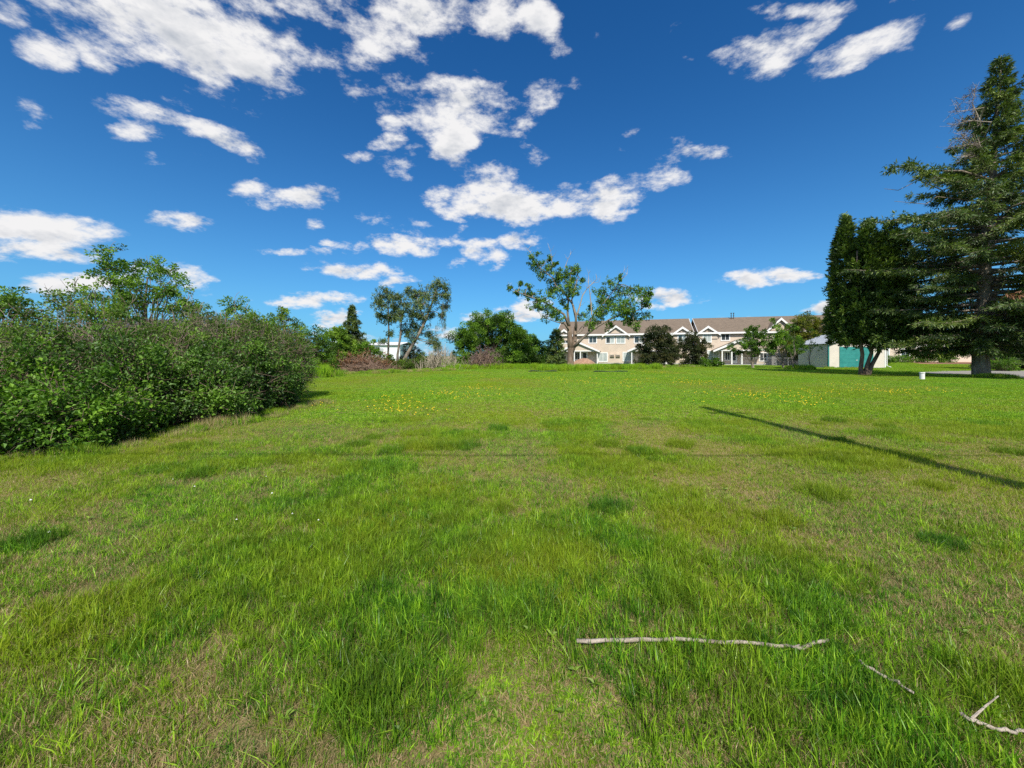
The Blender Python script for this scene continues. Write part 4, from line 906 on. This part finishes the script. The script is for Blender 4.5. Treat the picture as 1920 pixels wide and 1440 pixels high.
# --- shrub built from many stems; used for the near thicket
def thicket_shrub(name, x, y, rx, ry, h, label, group, seed, leaf='leaf', nleaf=9000, nst=90, L=.075, twiggy=.3, low=0.0, cat='shrub', tint=(.1, .95), stem_mat=None, lean=0, spr=.16, puff=1.0):
    r = np.random.default_rng(seed + 500); e = empty(name, (x, y, 0), label, cat, group)
    st = MB(); lf = MB(); tips = []; tdir = []
    for i in range(nst):
        a = r.random() * 6.283; q = math.sqrt(r.random()); b0 = np.array([math.cos(a) * rx * q * .55, math.sin(a) * ry * q * .55, 0])
        q2 = r.uniform(.3, 1.0); zt = h * (1 - .5 * q2 ** 2.2) * r.uniform(.72, 1.06)
        if r.random() < .45: zt *= r.uniform(.25, .8); q2 = r.uniform(.75, 1.0)
        t_ = np.array([math.cos(a) * rx * q2 + lean * zt, math.sin(a) * ry * q2, zt])
        P = bez(b0, b0 * .7 + t_ * .3 + np.array([0, 0, zt * .35]), t_, 6); P[1:-1] += r.normal(size=(4, 3)) * .05; st.tube(P, np.linspace(r.uniform(.008, .02), .004, 6), 4, cap=False)
        for j in range(int(r.integers(4, 9))):
            k = r.uniform(.35, 1); p = np.array([np.interp(k, np.linspace(0, 1, 6), P[:, c]) for c in range(3)]); dr = unit(np.array([math.cos(a) * .6, math.sin(a) * .6, .35]) + r.normal(size=3) * .6)
            ln = r.uniform(.2, .6) * puff; st.tube(np.array([p, p + dr * ln * .5 + r.normal(size=3) * .03, p + dr * ln]), [.006, .005, .003], 3, cap=False); tips.append(p + dr * ln); tdir.append(dr)
        tips.append(P[-1]); tdir.append(unit(P[-1] - P[-2]))
    # bare fine twigs
    T = np.array(tips); Dd = np.array(tdir); nz = .5 * vnoise(T[:, 0] + x + T[:, 2] * .6, T[:, 1] + y + T[:, 2] * 1.1, .55, 401 + seed) + .5 * vnoise(T[:, 0] + x - T[:, 2], T[:, 1] + y + T[:, 2] * .7, .3, 431 + seed); T_all = T; kp = nz > .30; T = T[kp]; Dd = Dd[kp]; nz = nz[kp]; nb_ = int(twiggy * 900); k = r.integers(0, len(T), nb_)
    for i in k:
        d = unit(Dd[i] + r.normal(size=3) * .7); p = T[i] - Dd[i] * r.uniform(0, .3); st.tube(np.array([p, p + d * .15 + r.normal(size=3) * .02, p + d * r.uniform(.22, .42)]), [.005, .004, .002], 3, cap=False)
    w = (np.clip((T[:, 2] / h - low), 0.05, 1) if low else np.ones(len(T))) * r.gamma(.38, 1.0, len(T)); w /= w.sum(); k = r.choice(len(T), nleaf, p=w); tt = np.clip((nz - .3) * 2.0, 0, 1) * .75 + r.uniform(0, .25, len(T))
    hh = np.clip(T[k, 2] / h, 0, 1)
    P = T[k] - Dd[k] * (r.random(nleaf) * .22)[:, None] + r.normal(size=(nleaf, 3)) * spr * .55; P[:, 2] = np.maximum(P[:, 2], .04)
    D = unit(Dd[k] * .5 + r.normal(size=(nleaf, 3)) * .7); N = unit(np.array([0, 0, 1.0]) + r.normal(size=(nleaf, 3)) * .5); l = L * r.uniform(.5, 1.3, nleaf)
    lf.leaves(P, D, N, l, l * .62, np.clip(tt[k] + r.normal(0, .1, nleaf), 0, 1))
    st.build('stems', stem_mat or B_TWIG, e); lf.build('foliage', FM[leaf], e); return e
def thicket():
    gf, gb = 'leafy shrubs along the front of the left thicket', 'twiggy shrubs at the back of the left thicket'
    front = [(-9.3, 6.9, 1.35, 1.2, 1.75, 'front', 'bright leafy shrub at the left edge of the photo, front of the thicket'), (-7.9, 6.85, 1.0, 1.0, 1.15, 'front', 'low bright shrub spilling onto the grass, nearest of the thicket'),
             (-8.5, 8.3, 1.3, 1.2, 2.15, 'shrub', 'dense green shrub behind the low bright one'), (-7.5, 9.2, 1.1, 1.1, 1.6, 'shrub', 'dark green shrub in the middle of the thicket front'),
             (-7.7, 10.7, 1.2, 1.2, 2.25, 'shrub', 'tall dark shrub just left of the thicket end'), (-7.75, 11.9, 1.05, 1.1, 1.75, 'shrub', 'rounded dark shrub at the right end of the thicket, casting shade on the lawn')]
    for k, (x, y, rx, ry, h, lf, lab) in enumerate(front): thicket_shrub('leafy_shrub', x, y, rx, ry, h, lab, gf, k, lf, 19000, 120, .08, .35)
    back = [(-10.6, 8.7, 1.6, 1.3, 2.35, 'olive twiggy shrub rising behind the left front shrub'), (-11.6, 10.6, 1.7, 1.4, 3.35, 'brownish twiggy shrub in the back row below the broad bush'), (-9.6, 10.4, 1.5, 1.3, 2.5, 'tangled twiggy shrub in the centre of the back row'),
            (-9.3, 12.2, 1.5, 1.4, 3.25, 'twiggy shrub behind the tall dark shrub'), (-11.4, 12.8, 1.7, 1.4, 3.3, 'tall twiggy shrub under the leafy tree'), (-8.7, 13.9, 1.4, 1.3, 2.9, 'last twiggy shrub of the back row, nearest the far trees'), (-12.6, 9.3, 1.5, 1.2, 2.9, 'pale twiggy shrub of the back row at the left photo edge')]
    for k, (x, y, rx, ry, h, lab) in enumerate(back): thicket_shrub('twiggy_shrub', x, y, rx, ry, h, lab, gb, 20 + k, 'olive', 12500, 155, .072, 1.8, .15, stem_mat=B_ROSE)
    # trees standing behind the shrubs
    g_ = 'leafy trees standing in the left thicket'; r = np.random.default_rng(61)
    clump_tree('leafy_tree', 270, 17, fill_clumps([(208,560),(205,520),(222,500),(235,485),(262,478),(285,486),(310,505),(338,535),(345,585),(215,590)], r, 36, 20), 'tallest leafy tree rising above the left thicket', 'tree', g_, 'leaf', B_GREY, .12, .11, 1000, .3, .6, (.2, 1), 41, 5, .6)
    clump_tree('leafy_tree', 172, 14.5, fill_clumps([(130,575),(138,552),(165,543),(195,550),(215,570),(215,600),(140,600)], r, 18, 17), 'broad leafy bush left of the tallest thicket tree', 'tree', g_, 'bright', B_GREY, .08, .10, 900, .3, .6, (.2, 1), 42, 5, .6)
    clump_tree('leafy_tree', 15, 12.5, fill_clumps([(-60,600),(-55,560),(0,548),(35,555),(50,575),(45,605)], r, 18, 20), 'leafy tree top at the left photo edge above the thicket', 'tree', g_, 'leaf', B_GREY, .08, .10, 900, .3, .6, (.2, 1), 43, 5, .6)
    clump_tree('leafy_tree', 405, 17, fill_clumps([(350,590),(360,570),(395,560),(430,562),(460,585),(485,615),(480,650),(355,640)], r, 30, 18), 'low leafy tree behind the right half of the thicket', 'tree', g_, 'leaf', B_GREY, .1, .10, 900, .3, .6, (.2, 1), 44, 5, .6)
thicket()

def brush_piles():
    # heap of cut rusty brush, dead standing stems, a dead conifer stump bush, heap by the house
    def pile(name, p0, p1, Y, h, n, label, mat, cat='brush pile', dead=None, seed=0, up=.25):
        r = np.random.default_rng(seed + 900); xa, xb = PW(p0, 0, Y)[0], PW(p1, 0, Y)[0]; w = xb - xa; e = empty(name, (xa + w / 2, Y, 0), label, cat); m = MB(); lf = MB()
        for i in range(n):
            x = r.normal(0, .24) * w; zc = h * max(.05, 1 - (2 * x / w) ** 2) * r.random(); d = unit(np.array([r.normal(), r.normal() * .7, abs(r.normal()) * up * 2.2])); L = r.uniform(.6, 1.6)
            a = np.array([x, r.normal() * .7, zc * .8]); P = np.array([a, a + d * L * .5 + r.normal(size=3) * .08, a + d * L]); P[:, 2] = np.maximum(P[:, 2], .02); m.tube(P, [.022, .015, .005], 3, cap=False)
            if dead and i % 3 == 0:
                Q = P[2] + r.normal(size=(5, 3)) * .12; sprays(lf, r, Q, r.normal(size=(5, 3)), 22, .14, .6, .1, np.full(5, r.random()), .45)
        m.build('sticks', mat, e)
        if dead: lf.build('dead_leaves', FM[dead], e)
    pile('brush_pile', 612, 735, 40, 1.55, 900, 'rusty brown heap of cut brush below the slender spruce', B_BRUSH, dead='rust', seed=1)
    pile('brush_pile', 640, 740, 38.5, .8, 500, 'low brown heap of sticks in front of the rusty brush', B_BRUSH, seed=2, up=.1)
    pile('dead_shrub', 790, 862, 45, 2.3, 420, 'pale dead shrub of bare upright stems right of the leaning pine', B_DEAD, 'shrub', seed=3, up=1.6)
    pile('dead_shrub', 880, 932, 46, 1.9, 500, 'brown dead conifer bush in front of the broad round tree', B_BRUSH, 'shrub', dead='mauve', seed=4, up=.7)
    r = np.random.default_rng(3); X = PW(1094, 0, 62)[0]; e = empty('soil_heap', (X, 62, 0), 'reddish heap of dirt beside the left townhouse porch', 'dirt heap'); m = MB(); n = 20
    for k in range(6):
        pass
    rings = [(1.9, -.05), (1.6, .45), (1.1, .85), (.5, 1.1), (.05, 1.15)]; V = []
    for (ra, z) in rings:
        for j in range(n): a = j * 6.283 / n; V.append((math.cos(a) * ra * r.uniform(.85, 1.1) * 1.15, math.sin(a) * ra * r.uniform(.85, 1.1), z + r.normal() * .05))
    m.add(V, [(i * n + j, i * n + (j + 1) % n, (i + 1) * n + (j + 1) % n, (i + 1) * n + j) for i in range(4) for j in range(n)]); m.build('heap', solid_mat('heap_soil', (.30, .17, .11), (.42, .27, .18), 3, .95, 5, .5), e)
    g_ = 'dark juniper bushes under the pines'
    for k, (px, Y, w, h, lab) in enumerate(((772, 47.5, 1.6, 3.0, 'dark low conifer bush at the foot of the leaning pine'), (800, 47, 1.7, 2.1, 'low green bush between the leaning pine and the dead stems'), (722, 42.5, 1.0, 2.0, 'light green bush at the foot of the thin pine'), (760, 43.5, .8, 1.0, 'small bright bush in front of the pine trunks'))):
        p = PW(px, 0, Y); thicket_shrub('low_bush', p[0], Y, w, w * .8, h, lab, g_, 60 + k, ('purple', 'olive', 'weed', 'weed')[k], 6500, 80, .13, .3)
    for k, (px, Y, w, h, lab) in enumerate(((1640, 66, 2.2, 2.4, 'dark bush right of the shed beside the low house'), (1880, 40, 1.2, 1.4, 'low dark bush right of the spruce trunk'))):
        p = PW(px, 0, Y); thicket_shrub('low_bush', p[0], Y, w, w * .8, h, lab, 'dark bushes on the right side', 70 + k, 'leaf', 3000, 50, .15, .1)
    # clipped hedge before the cottage
    p0, p1 = PW(1668, 0, 88)[0], PW(1790, 0, 88)[0]; e = empty('hedge', (p0, 88, 0), 'long clipped green hedge in front of the low cream house', 'hedge'); r = np.random.default_rng(8); lf = MB(); st = MB(); L = p1 - p0
    for i in range(170): leaf_cloud(lf, r, (r.random() * L, r.uniform(-.8, .8), r.uniform(.3, 1.55)), .6, 60, .2, .6, (.1, .9), 0, 6); 
    for i in range(40): x = r.random() * L; st.tube([(x, 0, 0), (x + r.normal() * .2, 0, 1.3)], [.03, .01], 4)
    st.build('stems', B_DARK, e); lf.build('foliage', FM['leaf'], e)
brush_piles()
def side_trees():
    r = np.random.default_rng(71); g_ = 'trees standing beyond the cottage'
    for k, (bp, Y, poly, lab) in enumerate(((1720, 115, [(1690,632),(1700,612),(1730,606),(1760,618),(1765,650),(1690,650)], 'tree top behind the low cream house roof'), (1870, 75, [(1820,640),(1825,600),(1860,585),(1925,590),(1960,640),(1950,676),(1825,676)], 'wide leafy tree beyond the driveway behind the spruce trunk'))):
        clump_tree('background_tree', bp, Y, fill_clumps(poly, r, 34, 14), lab, 'tree', g_, 'leaf', B_DARK, .2, .3, 130, .3, .6, (.1, .8), 80 + k)
    g2 = 'hazy line of trees on the left skyline'
    for k, px in enumerate((520, 575, 625, 672, 905, 955)):
        Y = 105 + 6 * (k % 3); clump_tree('background_tree', px, Y, fill_clumps([(px-32, 680), (px-30, 655), (px-12, 641 + 3 * (k % 2)), (px+12, 643), (px+30, 655), (px+32, 680)], r, 20, 10), ['distant tree furthest left on the skyline', 'distant tree behind the gap left of the pale leafy tree', 'distant tree left of the slender spruce', 'distant tree just behind the slender spruce', 'distant tree behind the broad round tree, left one', 'distant tree behind the broad round tree, right one'][k], 'tree', g2, 'leaf', B_DARK, .2, .34, 60, .3, .6, (.1, .8), 90 + k, 1)
side_trees()
# ------------------------------------------------------------------ fallen sticks, weeds, flowers
def sticks():
    wood = bark_mat('bleached_stick', (.26, .21, .17), (.48, .41, .34), 14)
    def stick(pp, rr, label, forks=()):
        P = np.array([list(G(*p)[:2]) + [.030] for p in pp]); n = 18; t = np.linspace(0, 1, len(P)); s = np.linspace(0, 1, n)
        Q = np.stack([np.interp(s, t, P[:, j]) for j in range(3)], 1); r = np.random.default_rng(len(pp)); Q[:, :2] += r.normal(0, .004, (n, 2)); Q[:, 2] += np.abs(r.normal(0, .006, n)) + .01
        o = Q[0].copy(); e = empty('fallen_branch', (o[0], o[1], 0), label, 'branch', 'fallen sticks in the foreground grass'); o[2] = 0
        m = MB(); m.tube(Q - o, np.linspace(rr, rr * .7, n) * r.uniform(.85, 1.15, n), 8); m.build('main_stem', wood, e, smooth=True)
        for f in forks:
            A = np.array([list(G(*p)[:2]) + [.05 + .02 * i] for i, p in enumerate(f)]) - o; b_ = MB(); b_.tube(A, np.linspace(rr * .6, rr * .25, len(A)), 6); b_.build('side_twig', wood, e)
    stick([(1083,1217),(1150,1219),(1230,1215),(1310,1217),(1380,1219),(1440,1224),(1490,1230),(1555,1218)], .0115, 'long pale bleached stick lying across the foreground grass', [[(1475,1228),(1488,1238),(1500,1241)]])
    stick([(1610,1255),(1640,1275),(1675,1293),(1715,1318)], .008, 'short grey twig right of the long pale stick')
    stick([(1800,1358),(1835,1375),(1875,1387),(1925,1392)], .0085, 'forked pale twig at the lower right edge', [[(1822,1369),(1850,1352),(1872,1343)]])
sticks()
def flowers():
    """dandelion heads, far too many to count"""
    r = np.random.default_rng(12); fl = MB(); 
    spots = [(720,765,90,14,260),(830,745,120,10,260),(900,730,60,8,120),(1160,718,160,7,420),(1240,700,90,4,260),(1010,712,110,5,220),(1470,745,110,9,330),(1500,757,20,3,60),(1400,738,60,5,140),(1620,735,110,8,200),(1320,835,40,6,10),(1500,758,14,3,40),(560,845,60,10,8),(1240,765,80,15,30),(1335,720,60,5,120),(1720,735,60,5,70),(1590,722,60,4,120),(700,900,300,60,14)]
    for (px, py, wx, wy, n) in spots:
        for _ in range(n // 17):
            cx, cy = px + r.normal() * wx * .6, py + r.normal() * wy * .6
            if cy < 690: continue
            c = G(cx, cy); k = r.integers(2, 11)
            for _ in range(k):
                x, y = c.x + r.normal() * .35, c.y + r.normal() * .35; z = r.uniform(.07, .12) if y > 9 else r.uniform(.05, .08); s = r.uniform(.013, .022); a = np.arange(6) * 1.047 + r.random()
                nx = unit(np.array([r.normal() * .3, -.5, 1.0])); u = unit(np.cross(nx, [1, 0, 0])); v = np.cross(nx, u)
                V = np.array([[x, y, z]]) + s * (u * np.cos(a)[:, None] + v * np.sin(a)[:, None]); V = np.vstack([V, [[x, y, z]] + nx * s * .35, [[x, y, z]] - nx * s * .5])
                fl.add(V, [(i, (i + 1) % 6, 6) for i in range(6)] + [((i + 1) % 6, i, 7) for i in range(6)])
    ym = solid_mat('dandelion_yellow', (.62, .40, .01), (.75, .54, .02), 30, .8, 2)
    fl.build('dandelions', ym, label='scattered yellow dandelion heads across the lawn', cat='flowers', kind='stuff')
    wf = MB()
    for _ in range(9):
        px, py = r.uniform(20, 620), r.uniform(880, 1010)
        c = G(px, py); s = r.uniform(.006, .012); a = np.arange(5) * 1.257; z = r.uniform(.04, .07); V = np.stack([c.x + s * np.cos(a), c.y + s * np.sin(a), z + 0 * a], 1); wf.add(np.vstack([V, [[c.x, c.y, z + s]]]), [(i, (i + 1) % 5, 5) for i in range(5)])
    wf.build('clover_flowers', solid_mat('clover_white', (.75, .75, .72), (.82, .82, .78), 30), label='tiny white clover heads in the left foreground lawn', cat='flowers', kind='stuff')
flowers()
def weeds():
    """tall unmown growth round trunks and along the thicket foot"""
    r = np.random.default_rng(22)
    tiles = [
        blade_tile('t', .7, [(420, (.15, .55), (.008, .016), .30, (.6, 1)), (160, (.1, .45), (.006, .010), .5, STRAW)], 81, .5),
        blade_tile('t', .7, [(300, (.10, .35), (.006, .012), .4, (.55, .95)), (330, (.1, .45), (.005, .008), .5, (.15, .5))], 82, .4),
        blade_tile('t', .7, [(550, (.3, .85), (.010, .022), .25, (.7, 1))], 83, .4),
    ]
    P = []; I = []; Sc = []
    def line(pts, n, wid, idx, sc):
        pts = np.array(pts, float); seg = np.linspace(0, 1, len(pts)); s = r.random(n)
        P.append(np.stack([np.interp(s, seg, pts[:, 0]) + r.normal(0, wid, n), np.interp(s, seg, pts[:, 1]) + r.normal(0, wid, n), np.zeros(n)], 1)); I.append(r.choice(idx, n)); Sc.append(sc * r.uniform(.6, 1.2, n))
    def pl(*pp): return [tuple(G(*p)[:2]) for p in pp]
    line([(-8.7, 5.5), (-7.0, 6.0), (-6.8, 7.4), (-6.5, 8.6), (-6.35, 10), (-6.3, 11.5), (-6.6, 13.2)], 60, .2, [0, 1], .42)
    line([(-6.75, 8.0), (-6.45, 9.4)], 14, .15, [1], .7)
    line(pl((545, 709), (580, 709), (612, 706)), 70, .5, [2, 0], 1.2); line(pl((600, 703), (720, 700), (800, 697), (860, 694)), 130, .5, [0, 1], .8)
    line(pl((860, 693), (930, 692), (1020, 692)), 190, .6, [0, 2], .9); line(pl((1015, 695), (1060, 696), (1110, 694)), 150, .5, [2, 0], .9); line(pl((1100, 693), (1160, 692), (1225, 692)), 160, .7, [2, 0], .85)
    line(pl((1195, 690), (1270, 688), (1330, 688)), 80, .5, [0, 1], .7); line([(40.6, 49.6), (46, 49.7)], 14, .1, [1, 0], .5); line(pl((1480, 692.5), (1500, 693.5), (1520, 694)), 50, .3, [2, 0], .8)
    line([(33.2, 27.4), (35.2, 27.5)], 40, .3, [0], .7); line(pl((1380, 682), (1490, 682)), 60, .5, [1], .7)
    P = np.concatenate(P); spread('tall_weeds', tiles, P, np.concatenate(I), np.concatenate(Sc), {'dry': r.random(len(P)) * .5}, r, label='tall unmown grass and weeds round the trunks and thicket foot', cat='weeds', kind='stuff')
    # broadleaf weed rosettes in the lawn
    lf = MB(); rr = np.random.default_rng(33)
    for _ in range(420):
        y = rr.uniform(1.6, 12); x = rr.uniform(-1.3, 1.3) * y
        if x < -5.6 and y > 5: continue
        n = int(rr.integers(4, 9)); a = rr.random(n) * 6.283; D = np.stack([np.cos(a), np.sin(a), rr.uniform(.2, .8, n)], 1); N = np.tile([0, 0, 1.0], (n, 1)) + rr.normal(size=(n, 3)) * .3; l = rr.uniform(.02, .05, n)
        lf.leaves(np.tile([x, y, .03], (n, 1)), D, N, l, l * .45, rr.uniform(.3, 1, n))
    lf.build('broadleaf_weeds', FM['weed'], label='small broadleaf weed rosettes among the grass', cat='weeds', kind='stuff')
weeds()
